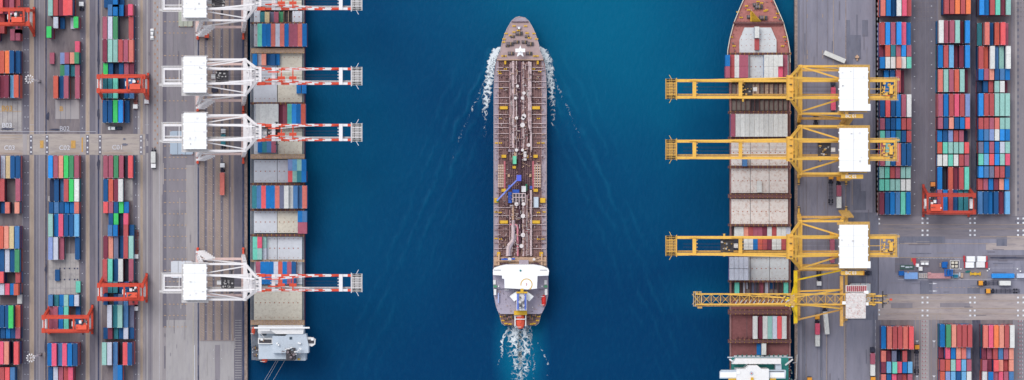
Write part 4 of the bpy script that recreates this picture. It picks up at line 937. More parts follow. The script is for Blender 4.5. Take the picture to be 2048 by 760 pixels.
# left ship
DZ = 6.0
ls_ = root('container_ship', (X(554), Y(330), WZ), 'part-loaded container ship with pale hatches moored at the left berth', 'ship')
g = MB(); out = [(503, -140), (606, -140), (608.5, 0), (608.5, 640), (606, 700), (600, 721), (512, 721), (504, 714), (501, 640), (500.5, 0)]
g.prism(P2(out, DZ), WZ-6, DZ, HULLR, [(x, y) for x, y in P2([(a if abs(a-554) < 45 else (a+1 if a < 554 else a-1), b) for a, b in out], DZ)], mtop=DKG); g.build('hull', ls_)
g = MB(); rail(g, [(608, -60), (608, 640), (606, 700), (600, 720), (512, 720), (504, 713), (502, 640), (502, -60)], DZ, SUPW, step=4); g.build('railing', ls_)
for (x0, y0, x1, y1, m_, c_) in ((508, -40, 554, 20, HG, 1), (555, -40, 603, 20, HC, 1), (508, 22, 520, 45, HG, 1), (585, 22, 604, 45, HG, 1), (507, 107, 554, 205, HG, 1), (555.5, 107, 604, 205, HC, 1), (508, 257, 554, 308, HG, 1), (555.5, 257, 604, 308, HC, 1),
        (508, 320, 554, 365, HG, 1), (555, 320, 604, 365, HG, 1), (508, 422, 554, 466, HG, 1), (555, 422, 604, 466, HC, 1), (508, 474, 554, 519, HG, 1), (555, 474, 604, 519, HG, 1), (508, 571, 604, 640, HC, 1), (508, 47, 604, 93, HG, 1), (508, 208, 604, 253, HG, 1), (508, 371, 604, 417, HG, 1), (508, 524, 604, 569, HG, 1)):
    hatch(ls_, x0, y0, x1, y1, 8.9, m_, c_)
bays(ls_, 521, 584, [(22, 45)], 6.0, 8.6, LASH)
for yc, hw, m_ in ((101.5, 5.0, LASH), (206.5, 1.8, LASB), (255, 1.8, LASB), (313, 4.5, LASH), (368, 1.8, LASB), (419.5, 1.8, LASB), (470.5, 1.8, LASB), (521.5, 2, LASH), (645, 4.5, LASH), (46, 1.3, LASB)):
    lashing(ls_, 501, 609, yc, hw, 12.4, m_)
# deckhouse
g = MB(); g.pb(503, 655, 606, 720, DZ, 10, DKG); g.pb(517, 652, 608, 718, 10, 18, SUP); g.pb(516, 651, 606, 667, 18, 24, SUPW); g.prism(P2([(545, 672), (570, 672), (575, 668), (612, 668), (617, 690), (617, 706), (545, 706)], 27), 18, 27, SUP)
g.pb(590, 700, 611, 721, 10, 22, SUP); g.pb(541, 690, 590, 718, 10, 22, SUP); do_ = g.build('deckhouse', ls_)
g = MB(); g.pb(508, 654, 619, 657, 29, 30, ROOF); g.pb(517, 656, 540, 662, 27, 29, SUPW); g.prism(P2([(537, 658), (608, 657), (606, 668), (552, 668)], 28), 24.2, 28, SUPW); g.build('bridge', ls_)
g = MB(); g.prism(P2([(611, 674), (626, 675), (631, 679), (630, 689), (624, 693), (611, 690)], 25), 22, 25, SUPW); g.pb(616, 679, 628, 687, 25, 25.2, DKM); g.pb(622, 677, 627, 681, 25.2, 26.5, ROOF); g.build('bridge_wing', ls_)
g = MB(); g.pb(516, 676, 545, 688, 18, 20, SUPW); g.pb(518, 679, 543, 686, 20, 20.2, DKM); g.pb(521, 677, 526, 681, 20.2, 22, ROOF); g.pb(525, 679, 528, 683, 20.2, 21, LASH); g.pb(521, 658, 533, 671, 18, 18.3, GLASS); g.beam((X(522), Y(658), 19), (X(535), Y(671), 19), .4, .4, SUPW); g.pb(523, 692, 535, 706, 12, 13, LASH)
for (a, b) in ((554, 687), (557, 690), (597, 686), (600, 687)): g.pb(a-1.5, b-1.5, a+1.5, b+1.5, 27, 29, ROOF)
g.pb(579, 674, 584, 679, 27, 27.3, GLASS)
for k in range(26): a, b = random.uniform(504, 545), random.uniform(690, 718); g.pb(a, b, a+random.uniform(.6, 4), b+random.uniform(.5, 2), 10, 10+random.uniform(.5, 2), random.choice((WIN, DKM, SUPW, SUP, SUP)))
g.build('deck_fittings', ls_)
g = MB(); g.prism(P2([(572, 698), (590, 696), (590, 720), (572, 721)], 30), 22, 30, DKM)
for k in range(5): x, y = X(576+3*k, 31), Y(704+(k % 3)*5, 31); g.tube((x, y, 30), (x, y, 32.5), .7, DKM if k % 2 else WIN, 12)
for k in range(22): a, b = random.uniform(562, 600), random.uniform(694, 708); g.pb(a, b, a+random.uniform(1, 5), b+random.uniform(.5, 2.5), 30, 30+random.uniform(.3, 2), random.choice((ROOF, SUPW, WIN, SUP)))
g.beam((X(588, 31), Y(706, 31), 31), (X(604, 31), Y(697, 31), 31), .3, .3, ROOF); g.pb(595, 717, 600, 720, 22, 23.5, YEQ); g.build('funnel', ls_)
rlife(ls_, 507, 661, 4.2, 2.0, 14); rlife(ls_, 529.5, 715, 5.4, 3.4, 13.0)
for a, b in ((510, 696), (516, 700), (512, 710)): winch(ls_, a, b, DZ+4.0, .8)
for (x0, y0, x1, y1, lb) in ((554, 720, 519, 775, 'leftmost of three mooring ropes trailing off the left ship stern'), (558, 720, 524, 776, 'middle of three mooring ropes trailing off the left ship stern'), (571, 720, 528, 790, 'rightmost of three mooring ropes trailing off the left ship stern')):
    g = MB(); a, b = Vector((X(x0), Y(y0), 6)), Vector((X(x1), Y(y1), -3)); pts = [a.lerp(b, k/12)-Vector((0, 0, 2.2*math.sin(math.pi*k/12))) for k in range(13)]
    g.path(pts, .07, GRT, 5); g.build('mooring_rope', label=lb, category='rope', group='mooring ropes at the left ship stern')

# right ship
rs_ = root('container_ship', (X(1519), Y(380), WZ), 'container ship with salmon bow deck and rusty hatches moored at right berth', 'ship')
L_ = [(1516, -42), (1505, -34), (1491, -10), (1480, 15), (1468, 45), (1460, 75), (1455.5, 100), (1455, 125), (1458.5, 165), (1459.5, 230), (1459.5, 700), (1461, 900)]
R_ = [(1579, 900), (1581, 700), (1581, 230), (1580, 165), (1580.5, 125), (1579.5, 100), (1575, 75), (1567, 45), (1554, 15), (1543, -10), (1529, -34), (1518, -42)]
out = L_+R_
lo = [(1519+(a-1519)*(.82 if b < 110 else .97), b) for a, b in out]
g = MB(); g.prism(P2(out, DZ+1), WZ-6, DZ, HULLG, P2(lo, DZ), mtop=BRN); g.build('hull', rs_)
g = MB(); bow = [p for p in L_ if p[1] <= 75]+[(1458, 85)]+[(1577, 85)]+[p for p in R_ if p[1] <= 75]
g.prism(P2(bow, DZ+.6), DZ+.01, DZ+.6, BOWP); g.pb(1459, 84, 1487, 108, DZ, DZ+.5, BOWP); g.pb(1551, 84, 1577, 108, DZ, DZ+.5, BOWP); g.build('bow_deck', rs_)
g = MB()
for side in (L_, R_):
    for a, b in zip(side, side[1:]):
        if max(a[1], b[1]) < 130: g.beam((X(a[0], 8), Y(a[1], 8), DZ+1.2), (X(b[0], 8), Y(b[1], 8), DZ+1.2), .3, 1.4, BRN); g.beam((X(a[0], 8), Y(a[1], 8), DZ+2.0), (X(b[0], 8), Y(b[1], 8), DZ+2.0), .42, .12, HC)
g.build('bulwark', rs_)
g = MB(); g.pb(1467, 43.5, 1567, 47, DZ+.6, DZ+3.2, LASB); g.pb(1472, 47, 1563, 51, DZ+.6, DZ+1.8, BRN)
for k in range(16): a = 1470+k*6; g.pb(a, 42, a+.7, 44, DZ+.6, DZ+2.6, BRN)
g.build('breakwater', rs_)
g = MB(); g.prism(P2([(1489, 55), (1542, 55), (1553, 80), (1553, 105), (1479, 105), (1479, 80)], 8.4), DZ, 8.4, HP)
for k in range(8):
    for py in (69, 79, 91): a = 1483+k*9.4; g.pb(a-.6, py-.6, a+.6, py+.6, 8.4, 8.55, SOCK)
g.build('hatch_cover', rs_)
g = MB(); x, y = X(1511, 9), Y(34, 9)
for q in range(9): g.pb(1501+q*.3, 23+q*2.3, 1506+q*2.0, 24+q*2.3, DZ+.6, DZ+3+q*.15, YEQ)
g.pb(1501, 22, 1503, 43, DZ+.6, DZ+3, YEQ); g.build('foremast', rs_)
for a, b, s_ in ((1526, 36, 1.3), (1517, 14, 1.3), (1500, 34, 1.0), (1512, 10, 1.0)): winch(rs_, a, b, DZ+.6, s_)
bollards(rs_, [(1482, 35), (1550, 35), (1497, 20), (1533, 20), (1530, 22), (1523, 6), (1463, 74), (1569, 74), (1468, 92), (1565, 92), (1476, 24), (1555, 27), (1516, 3), (1493, 12)], DZ+.6)
g = MB()
for k in range(46): s_ = random.choice((-1, 1)); b = random.uniform(-5, 105); e = (1519+s_*(max(20, min(58, 30+b*.42)))-s_*random.uniform(3, 8)); g.pb(e, b, e+random.uniform(.8, 2.5), b+random.uniform(.6, 2.5), DZ+.6, DZ+.6+random.uniform(.4, 1.4), random.choice((LASB, BRN, TEAL, WIN, LBO)))
for k in range(24): a, b = random.uniform(1495, 1540), random.uniform(-2, 40); g.pb(a, b, a+random.uniform(.5, 2.0), b+random.uniform(.5, 1.5), DZ+.6, DZ+.6+random.uniform(.3, 1), random.choice((BOWP, BRN, WIN, HC)))
g.build('deck_fittings', rs_)
for (x0, y0, x1, y1, m_) in ((1461, 110, 1577, 157, HP), (1463, 279, 1576, 331, HR), (1463, 337, 1576, 386, HR), (1463, 398, 1576, 448, HR), (1463, 228, 1576, 274, HR), (1463, 513, 1577, 561, HP)):
    hatch(rs_, x0, y0, x1, y1, 8.9, m_, 3)
hatch(rs_, 1466, 631, 1577, 680, 6.8, BRN, 4, sock=False, z0=5.5)
g = MB(); g.pb(1466, 686, 1577, 712, DZ, DZ+.5, BRN); g.pb(1466, 598, 1577, 618, DZ, DZ+.6, BRN)
for k in range(12): a = 1468+k*9; g.beam((X(a), Y(679), 9), (X(a+7), Y(672), 7.2), .5, .3, LASB); g.beam((X(a), Y(715), 9), (X(a+6), Y(708), 7), .5, .3, TEAL); g.pb(a, 711, a+6, 715.5, 8, 8.4, HG); g.beam((X(a), Y(606), 9), (X(a+6), Y(598), 7), .5, .4, HG)
g.pb(1502, 621, 1510, 626, DZ, DZ+3, PINK); g.pb(1526, 621, 1534, 626, DZ, DZ+3, PINK); g.build('deck_fittings', rs_)
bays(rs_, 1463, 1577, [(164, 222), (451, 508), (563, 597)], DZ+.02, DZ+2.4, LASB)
cellg = mat('grey_brown_cargo_tops', (128, 118, 112), .8, .2, sc=.5)
def cargo(x0, y0, x1, y1, h_, m_): g = MB(); g.pb(x0, y0, x1, y1, DZ, DZ+h_, m_); g.pb(x0+.3, y0+.6, x1-.3, y0+1.4, DZ+h_, DZ+h_+.1, HOLD); g.build('hold_cargo', rs_)
for k in range(12):
    if k not in (4, 5): cargo(1464+k*9.4, 200, 1472+k*9.4, 221, 1.5, cellg)
    cargo(1464+k*9.4, 167, 1472+k*9.4, 189, 1.2, LASH if k % 3 else cellg)
for k in (3, 8, 9): cargo(1464+k*9.4, 578, 1472+k*9.4, 592, 1.2, cellg)
for yc, hw, m_ in ((160.5, 2.4, LASB), (193, 2.6, LASB), (225, 2.2, LASB), (276, 2.0, LASB), (334, 2.2, LASB), (392, 4, LASB), (450, 2.0, LASB), (510.5, 1.8, LASB), (562.5, 1.8, LASB), (624, 4.6, LASB), (682.5, 3.0, LASB), (107, 1.5, LASB)):
    lashing(rs_, 1456, 1583, yc, hw, 11.0, m_)
for k in range(2):
    g = MB(); px = 1459.5 if k == 0 else 1578.2; g.pb(px, 110, px+3, 715, DZ, DZ+.4, mat('pink_side_deck', (158, 120, 118), .7, .15, sc=.4, dirt=(110, 76, 78), dirt_amt=.6)); g.build('side_walkway', rs_)
g = MB(); g.pb(1465, 716, 1577, 900, DZ, 16, TEAL); g.pb(1455, 713.5, 1585, 716, 11, 11.6, SUP)
g.beam((X(1456), Y(716), 13), (X(1467), Y(723), 20), .8, .7, ROOF); g.beam((X(1580), Y(716), 13), (X(1564), Y(725), 20), .8, .7, ROOF); g.build('deckhouse', rs_)
g = MB(); g.prism(P2([(1472, 717), (1562, 717), (1562, 728), (1464, 728)], 30), 24, 30, SUPW); g.pb(1551, 728, 1563, 740, 16, 28, SUP); g.pb(1464, 728.2, 1551, 741, 16, 20, TEAL)
for k in range(9): a = 1468+k*9.6; g.pb(a-.8, 727.6, a+.8, 728.6, 30, 30.3, WIN)
g.build('bridge_front', rs_)
g = MB(); g.prism(P2([(1473, 738), (1490, 738), (1498, 731), (1515, 731), (1523, 738), (1538, 738), (1538, 784), (1473, 784)], 34), 20, 34, SUPW); x, y = X(1503, 34.5), Y(746.5, 34.5); g.tube((x, y, 34), (x, y, 34.4), 1.0, SUP, 16); g.tube((x, y, 34.4), (x, y, 35.4), .28, RB_, 8)
g.pb(1473, 743, 1480, 748, 34, 34.5, ROOF); g.pb(1457, 757, 1472, 763, 30, 32, YEQ); g.pb(1502, 755, 1507, 763, 34, 35, YEQ); g.pb(1540, 757, 1552, 763, 30, 32, YEQ); g.build('wheelhouse', rs_)
g = MB(); g.prism(P2([(1439.5, 744), (1443, 740), (1474, 740), (1474, 757), (1439.5, 757)], 31), 28, 31, SUP); g.pb(1440.5, 744.5, 1473, 755, 31.01, 31.15, ROOF); g.build('bridge_wing', rs_); g = MB(); g.prism(P2([(1538, 740), (1571, 740), (1572, 742), (1571, 757), (1538, 757)], 31), 28, 31, SUP); g.pb(1539, 742.3, 1568, 743.4, 31, 31.2, DKM); g.pb(1540, 745, 1569, 755, 31.01, 31.15, ROOF); g.build('bridge_wing', rs_)
g = MB()
for k in range(34): a, b = random.uniform(1572, 1584), random.uniform(718, 762); g.pb(a, b, a+random.uniform(.5, 2), b+random.uniform(.5, 2.5), 9, 9+random.uniform(.5, 4), random.choice((SUP, YEQ, TEAL, DKM, SUPW, LASH)))
g.build('side_deck_gear', rs_)
gw = root('gangway', (X(1592), Y(735), 0), 'grey gangway and pipe frame between right ship and quay edge', 'gangway'); g = MB(); g.beam((X(1594), Y(709), 1), (X(1591), Y(758), 3), .5, .4, GRT); g.beam((X(1583), Y(724), 8), (X(1593), Y(724), 2), .4, .3, GRT); g.beam((X(1586), Y(759), 6), (X(1591), Y(758), 3), .5, .3, GRT); g.build('walkway', gw)
g = MB(); rail(g, [(1594, 709), (1591, 758)], 2, WP, 1.1, 2); g.build('handrail', gw)

# ------------------------------------------------------------------ the tanker
TK = root('tanker', (X(1040), Y(345), WZ), 'product tanker under way with brown piped deck and white deckhouse', 'ship')
TD = mat('rusty_brown_tank_deck', (146, 114, 112), .7, .16, sc=.35, dirt=(112, 78, 78), dirt_amt=.6); TS = mat('pale_side_walkway', (170, 158, 168), .7, .10, sc=.3, dirt=(140, 118, 122), dirt_amt=.5); TF = mat('forecastle_deck', (184, 160, 158), .7, .06, sc=.2, dirt=(150, 126, 130), dirt_amt=.5)
PIP = mat('rose_grey_pipe', (208, 186, 186), .5, .12, sc=.6); PIP2 = mat('dull_pipe', (160, 126, 124), .5, .15, sc=.6); GD = mat('dark_purple_grating', (84, 58, 70), .7, .2, sc=.8); TH = mat('tanker_hull_grey', (150, 140, 148), .5, .1)
AFT = mat('lilac_grey_deck', (176, 168, 184), .6, .05, sc=.25, dirt=(146, 138, 154), dirt_amt=.4); CRM = mat('sand_steel', (204, 170, 142), .6, .12, sc=.5, dirt=(160, 120, 100), dirt_amt=.5); BLU = mat('blue_machinery', (50, 96, 190), .5, .1); GRN = mat('mint_green_box', (112, 206, 168), .5, .1); VAL = mat('white_valve', (222, 214, 212), .5, .1); REDV = mat('red_valve', (196, 92, 104), .5, .1)
Z0 = 5.0
Lp = [(1040, 33), (1031, 35), (1023, 42), (1014, 57), (1008, 72), (1003, 88), (1000, 103), (994, 116), (990.5, 130), (988.5, 150), (987.5, 180), (987.5, 500), (986.5, 560), (988, 590), (992, 612), (999, 630), (1003, 646), (1010, 651)]
Rp = [(2080.5-a, b) for a, b in Lp][::-1][:-1]
hullp = Lp+Rp
g = MB(); g.prism(P2(hullp, Z0), WZ-5, Z0, TH, P2([(1040+(a-1040)*(.72 if b < 90 else .93 if b < 125 else .985), b+(6 if b < 60 else 0)) for a, b in hullp], WZ), mtop=TD); g.build('hull', TK)
g = MB(); g.pb(987.8, 180, 998, 512, Z0, Z0+.1, TS); g.pb(1082.5, 180, 1092.6, 512, Z0, Z0+.1, TS)
g.prism(P2([(994, 122), (998, 122), (998, 180), (988.2, 180), (989, 152)], Z0+.1), Z0, Z0+.1, TS); g.prism(P2([(1082.5, 122), (1086.5, 122), (1091.5, 152), (1092.3, 180), (1082.5, 180)], Z0+.1), Z0, Z0+.1, TS); g.build('side_walkway', TK)
fz = Z0+2.2
g = MB(); fc = [p for p in Lp if p[1] < 110]+[(995.5, 114), (994, 119)]+[(1086.5, 119), (1085, 114)]+[p for p in Rp if p[1] < 110]; g.prism(P2(fc, fz), Z0+.01, fz, TH, mtop=TF); g.pb(994, 119, 1086, 120.4, fz, fz+.5, CRM)
g.prism(P2([(1024, 43), (1030, 37), (1040, 35), (1050, 37), (1057, 43)], fz+.6), fz, fz+.6, TS); g.pb(1024, 43, 1057, 44, fz, fz+1.0, GD); g.build('forecastle', TK)
g = MB()
fl = [p for p in Lp if p[1] < 118]; rail(g, fl, fz, VAL, 1.1, 2.5); fr = [p for p in Rp if p[1] < 118]; rail(g, fr, fz, VAL, 1.1, 2.5); rail(g, [p for p in Lp if p[1] > 118], Z0, VAL, 1.1, 3); rail(g, [p for p in Rp if p[1] > 118], Z0, VAL, 1.1, 3); g.build('railing', TK)
for a, b, s_ in ((1038, 67, 1.1), (1020, 88, 1.1), (1033, 84, .9), (1049, 84, .9), (1060, 88, 1.1), (1022, 107, 1.0), (1058, 107, 1.0), (1025, 73, .7), (1054, 73, .7), (1015, 92, .6)): winch(TK, a, b, fz, s_)
bollards(TK, [(1028, 52), (1051, 52), (1012, 67), (1068, 67), (1008, 78), (1073, 78), (1006, 112), (1010, 112), (1069, 112), (1074, 112), (1021, 71), (1059, 76), (1007, 84), (1037, 61), (1054, 66), (1028, 64)], fz)
g = MB(); x, y = X(1040.5, 14), Y(103, 14)
sp = []
for k in range(5):
    a = math.pi/2+k*2*math.pi/5; sp.append((x+3.0*math.cos(a), y+3.4*math.sin(a))); a += math.pi/5; sp.append((x+1.3*math.cos(a), y+1.5*math.sin(a)))
g.prism(sp, 12.0, 13.0, ROOF); g.tube((x, y, fz), (x, y, 16), .5, SUPW, 10, .2); g.box(x-2.6, x+2.6, y-.3, y+1.6, 13.0, 13.5, ROOF); g.build('foremast', TK); g = MB(); g.pb(1034, 52, 1043, 57, fz, fz+1.2, TS) ; g.pb(1036, 54, 1040, 58, fz, fz+1.8, SUPW); g.build('chain_locker', TK)
# cargo deck: stiffeners, beams, pipes
g = MB()
for px in (1001, 1004.3, 1007.6, 1011, 1014.2, 1066.4, 1069.6, 1073, 1076.3, 1079.6): g.pb(px-.35, 124, px+.35, 513, Z0, Z0+.55, PIP2)
for px in (997.6, 1016.6, 1064, 1082.6): g.pb(px-.55, 123, px+.55, 513, Z0, Z0+.9, PIP2 if px not in (1016.6, 1064) else GD)
g.build('deck_stiffener', TK)
for py in (135, 141, 150, 163, 175, 195, 207, 229, 247, 255, 267, 276, 295, 415, 431, 449, 460, 472, 486, 497):
    g = MB(); g.pb(988.6 if py > 160 else 993, py-.55, 1092 if py > 160 else 1087, py+.55, Z0+.6, Z0+1.3, PIP if py % 2 else PIP2); g.build('transverse_beam', TK)
pipes = [(1019, 128, 302, .35, PIP2), (1022, 125, 292, .3, PIP), (1026.5, 122, 296, .65, PIP), (1030, 126, 300, .3, PIP2), (1033, 122, 318, .35, PIP), (1037.5, 122, 470, .3, GD), (1040, 122, 500, .55, GD), (1043, 124, 300, .35, PIP2), (1046.5, 123, 300, .45, PIP), (1050, 126, 296, .35, PIP2), (1054, 124, 300, .4, PIP2), (1058, 123, 250, .6, PIP), (1061.5, 124, 304, .5, PIP), (1019.5, 420, 512, .35, PIP2), (1023, 445, 512, .3, PIP), (1046.5, 385, 512, .5, PIP), (1050, 400, 512, .35, PIP2), (1054, 390, 512, .35, PIP), (1057.5, 430, 512, .35, PIP2), (1062, 380, 512, .6, PIP), (1026, 410, 440, .6, CRM)]
for px, y0, y1, r_, m_ in pipes:
    g = MB(); zc = Z0+1.9+r_; g.tube((X(px, zc), Y(y0, zc), zc), (X(px, zc), Y(y1, zc), zc), r_, m_, 10)
    k = y0+8
    while k < y1: g.tube((X(px, zc), Y(k, zc), zc), (X(px, zc), Y(k+.9, zc), zc), r_*1.5, m_, 10); k += 15
    g.build('cargo_pipe', TK)
for pts, r_, m_, nm in (([(1020, 449), (1031, 449), (1035, 453), (1035.5, 512)], .5, mat('rose_pipe', (214, 134, 146), .5, .1), 'vapour_pipe'), ([(1026, 440), (1026, 478), (1023, 484), (1016, 492), (1015, 512)], .9, PIP, 'bent_pipe'), ([(1027, 440), (1027.5, 480), (1019, 498), (1019, 512)], .8, TS, 'bent_pipe'), ([(1058, 250), (1062, 268), (1062, 300)], .6, PIP, 'bent_pipe')):
    g = MB(); g.path([(X(a, 8), Y(b, 8), 8.0) for a, b in pts], r_, m_, 10); g.build(nm, TK)
g = MB(); 
for (y0, y1) in ((126, 322), (386, 512)):
    for k in range(int((y1-y0)*1.3)):
        px = random.choice((1020, 1024, 1029, 1032, 1044, 1047, 1050, 1053, 1056, 1060)); py = random.uniform(y0, y1); w2 = random.uniform(.5, 2.4); h2 = random.uniform(.4, 2.6)
        g.pb(px, py, px+w2, py+h2, Z0+1.2, Z0+1.5+random.uniform(.5, 2.2), random.choice((PIP, PIP, PIP2, PIP2, GD, GD, VAL, CRM, REDV if random.random() < .3 else PIP2)))
g.build('valve_cluster', TK, kind='stuff')
for (px, py, r_, c_) in ((1048, 186, .9, REDV), (1035, 172, .8, REDV), (1045, 196, .9, VAL), (1031, 196, .8, VAL), (1033, 236, .9, REDV), (1048, 232, 1.2, DKM), (1046, 236, 1.0, DKM), (1045, 250, 1.3, CRM), (1057, 290, 1.0, VAL), (1045, 300, .8, REDV), (1046, 432, 1.2, VAL), (1046, 470, 1.2, VAL), (1047, 408, 1.0, VAL), (1033, 408, 1.1, VAL), (1043, 492, 1.1, VAL), (1033, 300, .9, REDV)):
    g = MB(); x, y = X(px, 9), Y(py, 9); g.tube((x, y, Z0+1), (x, y, Z0+3.6), r_*.8, c_, 12); g.tube((x, y, Z0+3.6), (x, y, Z0+3.8), r_, VAL, 12); g.build('valve', TK)
g = MB(); rk = random.Random(21)
for k in range(620):
    px, py = (rk.uniform(990, 1016) if rk.random() < .5 else rk.uniform(1064, 1090)), rk.uniform(126, 510)
    if py < 170 and (px < 996 or px > 1085): continue
    w2, h2 = (rk.uniform(.4, 1.0), rk.uniform(.8, 5)) if rk.random() < .55 else (rk.uniform(1, 6), rk.uniform(.35, .8))
    w2 = min(w2, (1016 if px < 1040 else 1091)-px)
    if w2 > .2: g.pb(px, py, px+w2, py+h2, Z0+.6, Z0+.9+rk.uniform(.2, 1.0), rk.choice((PIP, PIP2, CRM, GD, VAL, PIP2, TD, GD)))
for k in range(420):
    px, py = rk.uniform(1018, 1062), rk.uniform(124, 510)
    if 320 < py < 388: continue
    w2, h2 = (rk.uniform(2, 7), rk.uniform(.4, .9)) if k % 2 else (rk.uniform(.5, .9), rk.uniform(3, 12)); g.pb(px, py, min(px+w2, 1063.5), py+h2, Z0+2.6, Z0+2.9+rk.uniform(.2, 1.2), rk.choice((PIP, PIP, PIP2, VAL, GD, CRM, GD)))
for k in range(60):
    px, py = rk.uniform(1017, 1062), rk.uniform(324, 384); g.pb(px, py, px+rk.uniform(.5, 3), py+rk.uniform(.5, 2), Z0+1.2, Z0+1.5+rk.uniform(.2, 1.0), rk.choice((PIP2, GD, CRM, TD)))
g.build('small_pipework', TK, kind='stuff')
g = MB()    # hose handling area grating
for k in range(13): px = 1018+k*3.7; g.pb(px-.25, 322, px+.25, 386, Z0+.8, Z0+1.2, PIP2)
for k in range(16): py = 324+k*4; g.pb(1017, py-.22, 1064, py+.22, Z0+.8, Z0+1.15, PIP2)
g.pb(1016, 321, 1065, 387, Z0+.02, Z0+.7, GD); g.build('deck_grating', TK)
for x0, x1 in ((996, 1008), (1068, 1082)):     # manifolds
    g = MB(); g.pb(x0, 328, x1, 376, Z0, Z0+.6, PIP2)
    for k in range(9): y = 331+k*5.2; g.tube((X(x0, 8), Y(y, 8), Z0+1.6), (X(x1, 8), Y(y, 8), Z0+1.6), .4, VAL if k % 2 else PIP, 8)
    for xx in (x0+2, (x0+x1)/2, x1-2): g.tube((X(xx, 8), Y(329, 8), Z0+2.1), (X(xx, 8), Y(375, 8), Z0+2.1), .3, CRM, 8)
    g.build('cargo_manifold', TK)
    g = MB(); c_ = x1+1.5 if x0 < 1000 else x0-1.5; g.tube((X(c_, 8), Y(322, 8), Z0+1.5), (X(c_, 8), Y(380, 8), Z0+1.5), .5, PINK, 8); g.build('hose_rail', TK)
def ybox(x0, y0, x1, y1, m_, h_, nm):
    g = MB(); g.pb(x0, y0, x1, y1, Z0+.3, Z0+h_, m_); g.pb(x0+.4, y0+.4, x0+1, y1-.4, Z0+h_, Z0+h_+.25, m_); g.pb(x1-1, y0+.4, x1-.4, y1-.4, Z0+h_, Z0+h_+.25, m_); g.build(nm, TK)
for b in ((999.5, 212.5, 1015.5, 218.5), (1064.5, 212.5, 1080, 218.5), (999.5, 441, 1016, 447), (1064.5, 441, 1080, 447)): ybox(*b, YEQ, 2.2, 'yellow_platform')
for b in ((1003, 309.5, 1012.5, 315.5), (1067, 309.5, 1075.5, 315.5), (1003, 377.5, 1012, 383.5), (1067, 377.5, 1076, 383.5), (1008.5, 121.5, 1012.5, 128.5), (1073.5, 121.5, 1077.5, 128.5), (994, 504, 1000.5, 512.5), (1079, 504, 1086, 512.5), (988.3, 396, 997, 405.5), (1080.5, 396, 1091, 405.5), (1053.5, 310, 1057, 316), (1025, 332, 1032, 337)): ybox(*b, YEQ, 2.4, 'yellow_deck_box')
bollards(TK, [(1001, 237), (1077, 237), (1001, 286), (1077, 286), (1000, 425), (1077, 425), (1001, 478), (1077, 478), (993, 286), (1086, 286), (1011, 138), (1067, 138), (998.5, 143), (1079.5, 143), (1000, 147), (992, 424), (1088, 424), (992, 477), (1086, 478), (1002, 176), (1076, 176)], Z0+.1)
ybox(1025.5, 312, 1033, 328, GRN, 4, 'green_container_locker'); ybox(1028, 304, 1032.5, 312, CRM, 3.2, 'sand_locker'); ybox(1016.5, 299, 1028, 303.5, TS, 3, 'grey_locker'); ybox(1047, 303, 1053, 314, VAL, 3.5, 'white_locker'); ybox(1047, 315, 1053, 321, VAL, 3.2, 'white_locker'); ybox(1067.5, 394, 1077, 415, SUP, 3, 'pale_store_box'); ybox(1043, 372, 1052, 384, SUPW, 4, 'white_pump_house'); ybox(1051, 368, 1054.5, 381, mat('green_panel', (30, 140, 96), .5, .1), 3, 'green_panel')
ybox(1016.5, 384, 1023.5, 406, BLU, 3, 'blue_machine'); ybox(1025, 379, 1038.5, 386, BLU, 3.4, 'blue_machine'); ybox(1016.5, 370, 1021, 378, BLU, 2.4, 'blue_machine'); ybox(1059.5, 372, 1064.5, 378, BLU, 2, 'blue_machine'); ybox(1031, 405, 1037, 411, VAL, 3.6, 'white_vent_box')
ybox(1015.5, 348.5, 1019.5, 354, CRM, 2.6, 'cream_box'); ybox(1059, 348.5, 1063, 354, CRM, 2.6, 'cream_box')
g = MB()
for k in range(4): g.pb(1027+k*6, 388, 1031+k*6, 403, Z0+1.3, Z0+3.4, DKM); 
g.pb(1025, 386.5, 1051, 388, Z0+1, Z0+4, PIP); g.pb(1025, 394, 1051, 395.5, Z0+1, Z0+4, PIP)
for k in range(5): g.pb(1025+k*6.2, 386, 1026.6+k*6.2, 405, Z0+1, Z0+3.9, PIP)
g.build('pump_frame', TK)
# blue hose crane
g = MB(); a = Vector((X(1038, 16), Y(356, 16), 16)); b = Vector((X(994, 13), Y(401, 13), 12.5)); g.beam(a, b, .8, .9, mat('pale_blue_boom', (140, 152, 226), .5, .06)); cr_ = None
g.beam(a+Vector((.8, .2, .7)), b.lerp(a, .35)+Vector((0, 0, .6)), .2, .2, BLU); g.tube((X(1038, 8), Y(355, 8), Z0), (X(1038, 12), Y(355, 12), 15.4), 1.0, BLU, 14); g.box(a.x-1.3, a.x+1.2, a.y-1.6, a.y+1.6, 15.4, 17.2, mat('hose_crane_head', (84, 100, 214), .5, .08)); g.build('hose_crane', TK)
ybox(993, 398, 997, 404, mat('green_rest', (40, 130, 70), .5, .1), 3.0, 'boom_rest')
# break between tanks and house
g = MB(); g.pb(988, 514, 1092.6, 531, Z0, Z0+1.6, CRM); g.build('break_deck', TK)
g = MB()
for k in range(34): a, b = random.uniform(990, 1088), random.uniform(513, 529); g.pb(a, b, a+random.uniform(1, 6), b+random.uniform(.6, 1.8), Z0+1.6, Z0+1.7+random.uniform(.3, 1.2), random.choice((CRM, PIP, TS, VAL, PIP2, GD)))
g.tube((X(1019, 9), Y(519, 9), Z0+1.6), (X(1019, 9), Y(519, 9), 9), 1.1, VAL, 12); g.tube((X(1068, 9), Y(519, 9), Z0+1.6), (X(1068, 9), Y(519, 9), 9), .8, VAL, 12); g.pb(1003, 517, 1016, 520, 8, 9, BLU); g.pb(1023, 516, 1030, 519, 8, 9, BLU); g.pb(1038, 520, 1057, 529, 7, 9.5, TS); g.pb(990, 521, 1090, 522.4, 8, 9, CRM)
for x0 in (1001, 1062): g.pb(x0, 526, x0+16, 528.6, 7, 8.6, GD)
